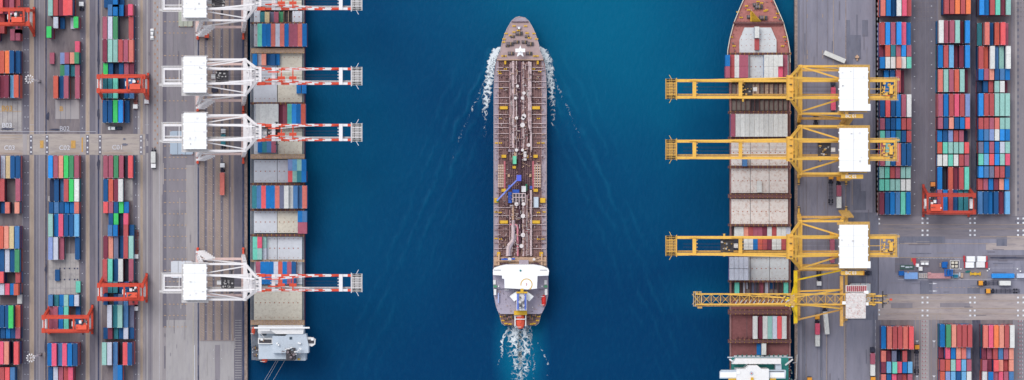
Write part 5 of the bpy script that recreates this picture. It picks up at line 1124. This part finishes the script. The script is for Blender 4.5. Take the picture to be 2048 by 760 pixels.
g.pb(996, 508, 999, 530, 6.8, 8.4, CRM); g.pb(1082, 508, 1085, 530, 6.8, 8.4, CRM); g.build('break_deck_gear', TK)
# accommodation
g = MB(); aft = [(986, 548), (1096.5, 548), (1096.5, 590), (1092, 610), (1084, 626), (1079, 628), (1001, 628), (995, 622), (988, 590)]; g.prism(P2(aft, 9), Z0+.01, 9, AFT); g.pb(986.5, 548, 1009, 577, 9, 11, AFT); g.pb(1074, 548, 1096, 577, 9, 11, AFT); g.build('boat_deck', TK)
g = MB(); sz = 22; g.prism(P2([(986, 540), (988, 536), (1000, 532), (1012, 529.5), (1068, 529.5), (1084, 532), (1096, 537), (1098, 541), (1097, 551), (1075, 552), (1074, 577), (1055, 579), (1024, 577), (1009, 576.5), (1008.5, 558), (1004, 557), (1004, 551), (986, 550)], sz), 9.0, sz, SUPW, mtop=ROOF)
g.tube((X(1041, sz), Y(541, sz), sz), (X(1041, sz), Y(541, sz), sz+.5), .5, TEAL, 10)
for x0 in (988, 1080):
    for k in range(7): g.pb(x0+k*2.1, 539.6, x0+k*2.1+1.2, 540.8, sz, sz+.3, WIN)
ah = g.build('accommodation', TK)
g = MB(); n = 40; cx_, cy_ = X(1053, sz), Y(569, sz)
for k in range(n):
    a0 = R(-60)+k/n*R(250); a1 = R(-60)+(k+1)/n*R(250)
    g.poly([(cx_+rr*math.cos(a), cy_+rr*math.sin(a), sz+.06) for rr, a in ((2.75, a0), (3.2, a0), (3.2, a1), (2.75, a1))], [(0, 1, 2, 3)], YEQ)
for k in range(3): g.pb(1052+(k % 2)*.6, 566+k*1.8, 1053.6+(k % 2)*.6, 567.4+k*1.8, sz, sz+.08, REDV)
g.build('landing_circle', ah)
g = MB()
for x0 in (988.5, 1090.5): g.pb(x0-2, 560, x0+3, 569, 9, 12, SUPW); g.pb(x0-1, 578, x0+4, 590, 9, 12, SUPW)
for x0 in (987, 1088): g.pb(x0, 571, x0+7, 575, 11, 12.5, mat('green_raft', (86, 150, 112), .5, .1))
for x0 in (996, 1083): g.pb(x0, 571.5, x0+2.2, 574, 11, 13, ROOF)
g.pb(1009, 579.5, 1018, 580.5, 9, 10.5, ROOF); g.pb(996, 586, 998, 606, 9, 11, mat('pale_blue_gear', (176, 190, 232), .5, .1)); 
for k in range(40):
    px, py = rk.uniform(990, 1030) if k % 2 else rk.uniform(1056, 1090), rk.uniform(580, 622); g.pb(px, py, px+rk.uniform(.4, 1.6), py+rk.uniform(.4, 3), 9, 9.4+rk.uniform(.2, 1.2), rk.choice((AFT, SUPW, WIN, AFT, CRM)))
g.build('deck_gear', TK)
g = MB(); fz_ = 27
for s_ in (-1, 1): g.prism(P2([(1043.5+s_*9, 583), (1043.5+s_*15, 586), (1043.5+s_*24, 593), (1043.5+s_*15, 603), (1043.5+s_*9, 598)][::s_], 18), 9, 18, ROOF)
g.pb(1033, 586, 1054, 621, 9, 24, SUPW); g.pb(1034, 588, 1037.5, 619, 24, 25.5, mat('funnel_blue', (96, 120, 206), .5, .1)); g.pb(1049, 588, 1052.5, 619, 24, 25.5, mat('funnel_blue', (96, 120, 206), .5, .1))
for k, (a, b, r_) in enumerate(((1040, 604, .8), (1045, 600, .8), (1042, 612, .55), (1047, 611, .6), (1040, 615, .4))): g.tube((X(a, 27), Y(b, 27), 24), (X(a, 27), Y(b, 27), 27.5), r_, GRT if k != 2 else DKM, 12)
for k in range(12): a, b = random.uniform(1038, 1049), random.uniform(590, 619); g.pb(a, b, a+1.4, b+random.uniform(.5, 3), 24, 25+random.uniform(0, 1.2), random.choice((VAL, GRT, DKM, CRM)))
g.build('funnel', TK)
g = MB(); g.pb(1032.5, 583.5, 1055, 586.5, 24, 25.4, YEQ); g.pb(1041, 577.5, 1047, 586, 24, 25.6, YEQ); g.build('radar_mast', TK)
# stern: winches, lifeboat on its ramp
g = MB(); sdk = mat('brown_stern_deck', (140, 108, 104), .7, .15, sc=.5, dirt=(100, 72, 74), dirt_amt=.6); g.prism(P2([(999, 624), (1028, 624), (1028, 650), (1010, 650), (1004, 645)], 6.2), Z0, 6.2, sdk); g.prism(P2([(1053, 624), (1081, 624), (1077, 645), (1071, 650), (1053, 650)], 6.2), Z0, 6.2, sdk); g.build('mooring_deck', TK)
for a, b in ((1014, 637), (1021, 634), (1064, 637), (1059, 633), (1009, 630), (1070, 630)): winch(TK, a, b, 6.2, 1.0, sdk)
bollards(TK, [(1006, 641), (1012, 647), (1020, 648), (1063, 648), (1068, 647), (1075, 641), (1003, 633), (1077, 633)], 6.2)
g = MB(); g.pb(1028, 622, 1054, 630, 9, 14, YEQ); g.pb(1029, 630, 1031, 652, 7, 12.4, ROOF); g.pb(1050.5, 630, 1052.5, 652, 7, 12.4, ROOF); g.pb(1031, 637.6, 1050.5, 639, 12, 14.6, ROOF); g.build('boat_ramp', TK)
rlife(TK, 1040.8, 642.5, 8.2, 4.6, 11.2); rlife(TK, 1087.5, 601, 6.2, 2.4, 10.5, mat('red_rescue_boat', (222, 54, 48), .5, .08))
bpy.context.view_layer.update()

# ------------------------------------------------------------------ trucks, trailers and yard gear
CABY = mat('amber_cab_paint', (232, 160, 52), .5, .08); CABW = mat('white_cab_paint', (244, 244, 244), .5, .04); CHS = mat('dark_chassis', (52, 54, 72), .7, .25, sc=.9); CHR = mat('rust_trailer', (140, 84, 82), .7, .25, sc=.9, dirt=(190, 130, 110), dirt_amt=.4)
def truck(px, py, rz, label, cab=CABY, chs=CHS, load=(), trailer=True, group='terminal trucks', tl=13.0):
    """px, py = cab centre; the trailer runs along local -y"""
    x, y = X(px, 2), Y(py, 2); rt = root('terminal_truck', (x, y, 0), label, 'truck', group, rz, local=True)
    def B(nm, fn, par=rt): g = MB(); fn(g); return g.build(nm, par, org=(0, 0, 0))
    cb = B('cab', lambda g: [g.box(-1.22, 1.22, -1.15, 1.15, 1.0, 3.05, cab), g.box(-1.0, 1.0, -.9, .9, 3.06, 3.16, cab), g.box(-1.15, 1.15, 1.16, 1.5, .7, 1.5, chs)])
    B('windscreen', lambda g: g.box(-1.0, 1.0, 1.16, 1.21, 1.7, 2.8, GLASS), cb)
    def f(g):
        g.box(-.5, .5, -3.6, 1.2, .7, 1.05, chs); g.box(-1.0, 1.0, -2.4, -1.3, .8, 1.3, chs); g.tube((.8, -1.7, 1.2), (.8, -1.7, 2.6), .14, GRT, 8)
    B('chassis', f)
    for yy in (0.5, -3.0):
        for s_ in (-1, 1): B('wheel', lambda g: g.tube((s_*.75, yy, .5), (s_*1.2, yy, .5), .5, TYRE, 14))
    if trailer:
        def f(g):
            for s_ in (-.55, .55): g.box(s_-.14, s_+.14, -2.2-tl, -2.2, 1.08, 1.4, chs)
            k = 0
            while k < tl: g.box(-1.2, 1.2, -2.4-k, -2.2-k, 1.06, 1.38, chs); k += tl/6.2
            for s_ in (-1.2, 1.06): g.box(s_, s_+.14, -2.3-tl, -2.3, 1.1, 1.45, chs) if chs is CHR else None
        t_ = B('trailer', f)
        for yy in (-tl+.6, -tl-.7):
            for s_ in (-1, 1): B('wheel', lambda g: g.tube((s_*.7, yy, .5), (s_*1.2, yy, .5), .5, TYRE, 14), t_)
    M_ = Matrix.Rotation(rz, 3, 'Z')
    for (dy, k, long, lab) in load:
        v = M_ @ Vector((0, dy, 0)); add_container(x+v.x, y+v.y, 1.45, k, long, lab, 'containers riding on terminal trucks', rz)
up_, dn_, rt_, lf_ = 0.0, math.pi, -math.pi/2, math.pi/2
truck(163, 8, up_, 'white truck cab alone in the lane at the top left', CABW, trailer=False)
truck(271, 213, dn_, 'white cab terminal truck with rusty trailer under gantry crane end', CABW, CHR, tl=12)
truck(293.5, 203, dn_, 'white cab terminal truck with rusty trailer right of gantry crane', CABW, CHR, tl=12)
truck(272, 513, dn_, 'white cab terminal truck with empty rusty trailer beside third-left block', CABW, CHR, tl=12)
truck(271.5, 617, dn_, 'white cab truck with coral container under lower gantry crane', CABW, CHS, [(-5.2, 'c', False, 'coral short container on the truck beneath the lower gantry crane')])
truck(307, 331.5, dn_, 'white cab truck carrying a grey-white short container on left service road', CABW, CHS, [(-4.6, 'w', False, 'grey-white short container on the truck by the cross road')], tl=7.5)
truck(445, 330.5, up_, 'white cab truck carrying a long salmon container under the cranes', CABW, CHS, [(-10, 's', True, 'long salmon container on the truck between left crane rails')])
truck(1662, 354, up_, 'amber cab truck with empty black trailer beside loaded truck', CABY, CHS)
truck(1677.5, 357, up_, 'amber cab truck with maroon and white containers below middle crane', CABY, CHS, [(-6.6, 'm', False, 'mauve red short container ahead of a white one on the truck by the middle crane'), (-12.9, 'w', False, 'white short container behind a mauve one on the truck by the middle crane')])
truck(1634.5, 634, up_, 'amber cab truck with coral and white containers right of old crane leg', CABY, CHS, [(-6.4, 'p', False, 'pink red short container ahead of a white one below the old crane'), (-12.7, 'w', False, 'white short container behind a pink red one below the old crane')])
truck(1649, 611, R(5), 'amber cab truck pulling a long white container below the old crane', CABY, CHS, [(-9.4, 'w', True, 'long white container tilted slightly on the truck below the old crane')])
truck(1746, 758, up_, 'amber cab truck at the bottom edge near the lower yard blocks', CABY, CHS, tl=12)
truck(1744.8, 700, up_, 'dark tractor truck pulling maroon and white containers at yard edge', CHS, CHS, [(-4.6, 'm', False, 'mauve red short container ahead of a white one on the truck at yard edge'), (-10.8, 'w', False, 'white short container behind a mauve one on the truck at yard edge')])
truck(1619, 759, up_, 'amber cab truck cut by the bottom edge beside the right ship', CABY, CHS)
truck(1833.8, 694, up_, 'amber cab truck with empty trailer right of inner-right lower block', CABY, CHS)
truck(1865.5, 368.5, up_, 'orange cab truck waiting beside the darker red gantry crane', mat('orange_cab', (226, 140, 70), .5, .08), CHS, tl=12)
truck(1961, 566, lf_, 'amber cab truck with one white container heading left on cross road', CABY, CHS, [(-13, 'w', False, 'white short container at the rear of the truck on the cross road')], tl=14.5)
truck(1976, 582, lf_, 'amber cab truck with empty trailer heading left below another truck', CABY, CHS, tl=15)
truck(1632, 236, up_, 'dark tractor truck between the first and second yellow cranes', CHS, CHS, trailer=False)
truck(1724, 546, lf_, 'amber short truck with dark bed right of third yellow crane', CABY, CHS, tl=3)
truck(1666, 167, up_, 'dark tractor truck with pink red containers under first yellow crane', CHS, CHS, [(-5, 'p', False, 'pink red short container, upper one under first yellow crane'), (-11.4, 'p', False, 'pink red short container, lower one under first yellow crane')])
truck(1664, 470, up_, 'amber cab truck with mauve containers under the third yellow crane', CABY, CHS, [(-5.2, 'm', False, 'mauve short container, upper one under third yellow crane'), (-12, 'm', False, 'mauve short container, lower one under third yellow crane')])
truck(1638, 567, dn_, 'white tractor truck beside the old crane among dark gear', CABW, CHS, tl=6)
def car(px, py, rz, label, body):
    x, y = X(px, 1), Y(py, 1); rt = root('parked_car', (x, y, 0), label, 'car', 'cars on the terminal roads', rz, local=True)
    def B(nm, fn, par=rt): g = MB(); fn(g); return g.build(nm, par, org=(0, 0, 0))
    bd = B('body', lambda g: [g.prism([(-.85, -2.2), (.85, -2.2), (.92, -1.6), (.92, 1.6), (.8, 2.25), (-.8, 2.25), (-.92, 1.6), (-.92, -1.6)], .35, .95, body), g.prism([(-.68, -1.5), (.68, -1.5), (.68, .5), (-.68, .5)], .95, 1.5, body, [(-.85, -1.9), (.85, -1.9), (.85, 1.1), (-.85, 1.1)])])
    B('windscreen', lambda g: g.poly([(-.82, 1.08, 1.0), (.82, 1.08, 1.0), (.66, .53, 1.49), (-.66, .53, 1.49)], [(0, 1, 2, 3)], GLASS), bd)
    B('windscreen', lambda g: g.poly([(-.82, -1.92, 1.0), (.82, -1.92, 1.0), (.66, -1.53, 1.49), (-.66, -1.53, 1.49)], [(3, 2, 1, 0)], GLASS), bd)
    for yy in (-1.35, 1.35):
        for s_ in (-1, 1): B('wheel', lambda g: g.tube((s_*.7, yy, .34), (s_*.93, yy, .34), .34, TYRE, 12))
car(304, 71.5, up_, 'white car driving down the left service road', CABW); car(304, 65.5, up_, 'white van just ahead of the white car on left service road', CABW)
car(224.5, 256.5, lf_, 'white car parked below the bright green container', CABW); car(236, 256.5, lf_, 'dark car parked right of the white car in left yard', CHS)
# loose trailers, hatch covers and boxes lying on the quays
add_container(X(1669, 2), Y(114, 2), 1.0, 'w', True, 'long cream-white container lying askew above the first yellow crane', 'loose containers on the right apron', R(67))
def slab(x0, y0, x1, y1, m_, lab, n=3, nm='stored_hatch_cover'):
    rt = root(nm, (X((x0+x1)/2), Y((y0+y1)/2), 0), lab, 'hatch cover', 'hatch covers laid on the quays'); g = MB(); g.pb(x0, y0, x1, y1, .12, 1.0, m_)
    for k in range(1, n): px = x0+(x1-x0)*k/n; g.pb(px-.3, y0+.5, px+.3, y1-.5, 1.0, 1.08, HOLD)
    g.build('panel', rt); g = MB()
    for a in (x0+1, (x0+x1)/2, x1-2): g.pb(a, y0-.4, a+1.4, y0+.8, .02, 1.1, SOCK); g.pb(a, y1-.8, a+1.4, y1+.4, .02, 1.1, SOCK)
    g.build('lifting_lug', rt)
slab(357, 8, 385, 53, mat('moss_grey_hatch', (178, 182, 168), .8, .08, sc=.5, dirt=(140, 140, 126), dirt_amt=.6), 'mossy grey hatch cover on left apron under the topmost white crane')
slab(340, 262, 386, 309, mat('ice_blue_hatch', (172, 186, 200), .7, .05, sc=.3), 'pale blue-grey hatch cover on left apron under the third white crane'); slab(342, 522, 385, 556, HG, 'grey hatch cover on left apron beside the lone white crane')
slab(1700, 567, 1741, 604, HP, 'pale hatch cover on right apron behind the old crane house', 4)
g = MB(); g.pb(391, 33, 402, 43, .05, 2.4, mat('brown_crate', (130, 106, 96), .8, .2)); g.pb(393, 35, 396, 41, 2.4, 2.7, LASH); g.build('equipment_crate', label='brown equipment crate beside mossy hatch cover', category='crate')
g = MB(); g.pb(391, 46, 400, 57, .05, 1.6, CRM); g.pb(392, 47, 394, 56, 1.6, 1.9, CRM); g.build('sand_pallet', label='sand coloured pallet box below the brown crate', category='pallet box')
g = MB(); g.pb(409, 67.5, 417.5, 75.5, 1.2, 2.6, LBO); g.pb(410, 68.5, 416, 70, 2.6, 3.0, LBO); g.pb(411, 75, 415.5, 80, .1, 1.4, CHS); g.build('red_tractor', label='red tractor top under the topmost white crane leg', category='tractor')
# maintenance corner on the right cross road
def gear(name, lab, cat, boxes, group=None):
    g = MB()
    for (x0, y0, x1, y1, z0, z1, m_) in boxes: g.pb(x0, y0, x1, y1, z0, z1, m_)
    o = g.build(name, label=lab, category=cat)
    if group: o['group'] = group
BL2 = mat('royal_blue_paint', (0, 96, 176), .5, .1); LBL = mat('sky_blue_roof', (128, 172, 228), .5, .05, sc=.5, dirt=(170, 150, 160), dirt_amt=.3); PKR = mat('peeling_pink_roof', (198, 148, 150), .7, .12, sc=.8, dirt=(160, 100, 104), dirt_amt=.6); REDW = mat('signal_red', (198, 56, 68), .6, .1)
gear('workshop_shed', 'sky blue roofed shed beside a royal blue box on cross road', 'shed', [(1809, 545, 1835.5, 558, .05, 3.0, LBL), (1815, 543.5, 1818, 546, 3.0, 3.4, LASH)]+[(1809+k*4.4, 545.2, 1809.6+k*4.4, 557.8, 3.0, 3.08, LBL) for k in range(1, 6)])
gear('blue_cabin', 'small royal blue cabin at the left end of the shed row', 'cabin', [(1798, 542.5, 1808, 551, .05, 2.6, BL2), (1797.6, 542, 1808.4, 543, 2.6, 2.8, BL2)])
gear('flatbed_trailer', 'grey slatted flatbed trailer between blue and pink sheds', 'trailer', [(1836.5, 546.5, 1855, 556.5, .7, 1.2, HG)]+[(1837+k*2.3, 547, 1838+k*2.3, 556, 1.2, 1.5, LASH if k % 2 else WIN) for k in range(8)]+[(1838, 546, 1841, 557, .05, .7, TYRE), (1850, 546, 1853, 557, .05, .7, TYRE)])
gear('workshop_shed', 'long peeling pink roofed shed next to the blue frame', 'shed', [(1856, 546.5, 1901.5, 557, .05, 3.0, PKR)]+[(1856+k*5.6, 546.7, 1856.6+k*5.6, 556.8, 3.0, 3.1, PKR) for k in range(1, 8)]+[(1855.5, 544.5, 1862, 549, 3.0, 3.4, PKR)])
gear('blue_scaffold', 'bright blue scaffold frame over the end of pink shed', 'scaffold', [(1889, 538.5, 1906, 540.5, 4, 4.6, BL2), (1889, 550.5, 1906, 552.5, 4, 4.6, BL2), (1889, 538.5, 1891.5, 552.5, 4.6, 5.0, BL2), (1903, 538.5, 1905.5, 552.5, 4.6, 5.0, BL2), (1893, 541, 1902, 550, 3.2, 3.6, BL2), (1896.5, 539, 1898.5, 552, 4.6, 5.0, BL2), (1889.3, 538.8, 1890.3, 540, 0, 4, BL2), (1904.5, 538.8, 1905.5, 540, 0, 4, BL2), (1889.3, 551, 1890.3, 552.2, 0, 4, BL2), (1904.5, 551, 1905.5, 552.2, 0, 4, BL2)])
gear('teal_skip', 'dark teal skip with pale frame right of the scaffold', 'skip', [(1905, 547.5, 1917, 556.5, .05, .5, SUP), (1907, 549, 1916, 555.5, .5, 2.2, mat('teal_skip_paint', (24, 112, 140), .5, .15)), (1918, 545, 1921, 553, .05, 1.2, SUP), (1921.5, 546, 1926.5, 555.5, .05, 1.4, LASH)])
gear('royal_tarp', 'crumpled royal blue tarpaulin stack above the scaffold', 'tarpaulin', [(1884, 524.5, 1893, 535, .05, 1.4, BL2), (1886, 523.5, 1895.5, 530, .05, 1.1, BL2), (1885, 531, 1894.5, 536.5, .05, .9, BL2), (1880, 526, 1881, 534, .05, 1.0, CRM)])
gear('white_barrel_rack', 'caged rack with four white bins on dark asphalt', 'rack', [(1900, 520.5, 1919, 521.5, .05, .7, SUPW), (1900, 537.5, 1919, 538.5, .05, .7, SUPW), (1900, 520.5, 1901, 538.5, .7, .9, SUPW), (1918, 520.5, 1919, 538.5, .7, .9, SUPW), (1902, 522, 1917, 536.5, .05, .25, CHS), (1903, 523, 1908.5, 528, .25, 1.6, HC), (1910.5, 523, 1915.5, 528, .25, 1.6, HC), (1903, 530, 1908.5, 535, .25, 1.5, HC), (1910.5, 530, 1915.5, 535, .25, 1.6, HC)])
gear('twin_box_frame', 'dark frame holding two small white boxes beside red plate', 'equipment', [(1841, 522, 1858, 523, .05, .6, SUPW), (1841, 532.5, 1857.5, 533.4, .05, .6, WIN), (1842.5, 525, 1849, 529.8, .05, 1.6, ROOF), (1850.5, 525, 1857, 529.8, .05, 1.6, ROOF)])
gear('white_cabin', 'small white cabin closest to the red striped plate', 'cabin', [(1832, 527.5, 1838, 534, .05, 2.3, ROOF), (1832.4, 528, 1833, 533.6, 2.3, 2.5, SUP)], 'small white cabins by the shed row'); gear('white_cabin', 'small white cabin standing against the trailer row', 'cabin', [(1837.5, 533.5, 1845, 541.5, .05, 2.3, SUPW), (1838, 534, 1838.6, 541, 2.3, 2.5, SUP)], 'small white cabins by the shed row')
g = MB(); g.prism(P2([(1822, 516.5), (1832, 516.5), (1832, 526), (1831, 531.5), (1828, 530), (1825, 522)], .6), .05, .6, REDW); 
for k in range(3): g.pb(1822, 517+k*2.4, 1824, 518+k*2.4, .6, .7, YEQ)
g.build('red_ramp_plate', label='red ramp plate with yellow edge marks near cross road', category='ramp')
gear('green_pipe_rack', 'long green rack holding pale pipes left of white cabins', 'rack', [(1800, 530, 1828, 539, .05, .5, mat('dull_green_rack', (72, 98, 92), .7, .15)), (1802, 531.5, 1809, 534, .5, .9, SUP), (1811, 533, 1819, 536, .5, .9, SUP), (1820, 533, 1825, 535, .5, .8, SUP)])
for k, (x0, y0) in enumerate(((1933, 512.5), (1954.5, 512.5), (1931, 524.5), (1952.5, 524))):
    lb = ('upper left', 'upper right', 'lower left', 'lower right')[k]
    gear('white_tank_box', '%s of the four white boxes between red frames' % lb, 'storage box', [(x0, y0, x0+17.5, y0+11, .05, 2.5, ROOF if k != 3 else SUPW), (x0+.4, y0+.4, x0+1, y0+10.4, 2.5, 2.6, SUP), (x0+16.5, y0+.4, x0+17, y0+10.4, 2.5, 2.6, SUP), (x0, y0+5.2, x0+17, y0+5.7, 2.5, 2.58, SUPW)], 'four white boxes')
gear('red_rack_frame', 'red rack frame at the left of four white boxes', 'rack', [(1927.5, 511.5, 1930, 523, .05, 2.0, REDW), (1929, 523.5, 1930.3, 536, .05, 2.0, REDW)], 'red rack frames'); gear('red_rack_frame', 'red rack frame at the right of four white boxes', 'rack', [(1972.5, 512, 1975, 521, .05, 2.0, REDW), (1971.5, 523.5, 1975.5, 536, .05, 2.0, REDW)], 'red rack frames')
gear('yellow_spreader', 'yellow spreader beam lying on the cross road', 'spreader', [(1941, 546, 1961, 549.5, .3, 1.0, YEQ), (1940.5, 544, 1942.5, 551, .05, 1.1, YEQ), (1959.3, 544, 1961.3, 551, .05, 1.1, YEQ), (1948, 545, 1953, 550.5, 1.0, 1.4, YEQ)])
gear('green_tarp', 'small dark green tarpaulin heap left of yellow spreader', 'tarpaulin', [(1931, 542, 1938, 545.5, .05, .6, mat('bottle_green_tarp', (42, 112, 112), .8, .2)), (1934, 541, 1941, 544, .05, .4, mat('bottle_green_tarp', (42, 112, 112), .8, .2))])
add_container(X(2006, 2), Y(551.5, 2), .05, 'B', True, 'bright blue long container lying crossways on the cross road', 'loose containers on the cross road', math.pi/2)
add_container(X(2056, 2), Y(551.5, 2), .05, 'W', True, 'pale grey long container cut off by the right edge on cross road', 'loose containers on the cross road', math.pi/2)
for k, (px, py) in enumerate(((1978.5, 538), (1975, 541.5), (1922, 538), (2035, 538), (2041, 542.5))):
    gear('white_bollard_block', ('white concrete block %s' % ('above the bright blue container corner', 'left of the bright blue container corner', 'right of the caged rack', 'right of the bright blue container', 'near the right photo edge on cross road')[k]), 'concrete block', [(px-1.2, py-1.2, px+1.2, py+1.2, .05, .9, ROOF), (px-.6, py-.6, px+.6, py+.6, .9, 1.1, ROOF)], 'white concrete blocks')
bm = MB(); bm.pb(1711, 112, 1718, 116, .05, 2, CRM); bm.pb(1713, 110, 1716, 121, .05, 1.2, CRM); bm.build('sand_forklift', label='sand coloured forklift just above the first crane roof', category='forklift')
gear('apron_box', 'dark box on the left apron beneath second white crane girder', 'box', [(423, 176, 435, 184, .05, 2.4, CHS), (424, 177, 425, 183, 2.4, 2.5, CHS)])
truck(447, 262, up_, 'white cab truck with dark teal container under third white crane', CABW, CHS, [(-4.8, 't', False, 'dark teal short container on the truck under the third white crane')], tl=8)
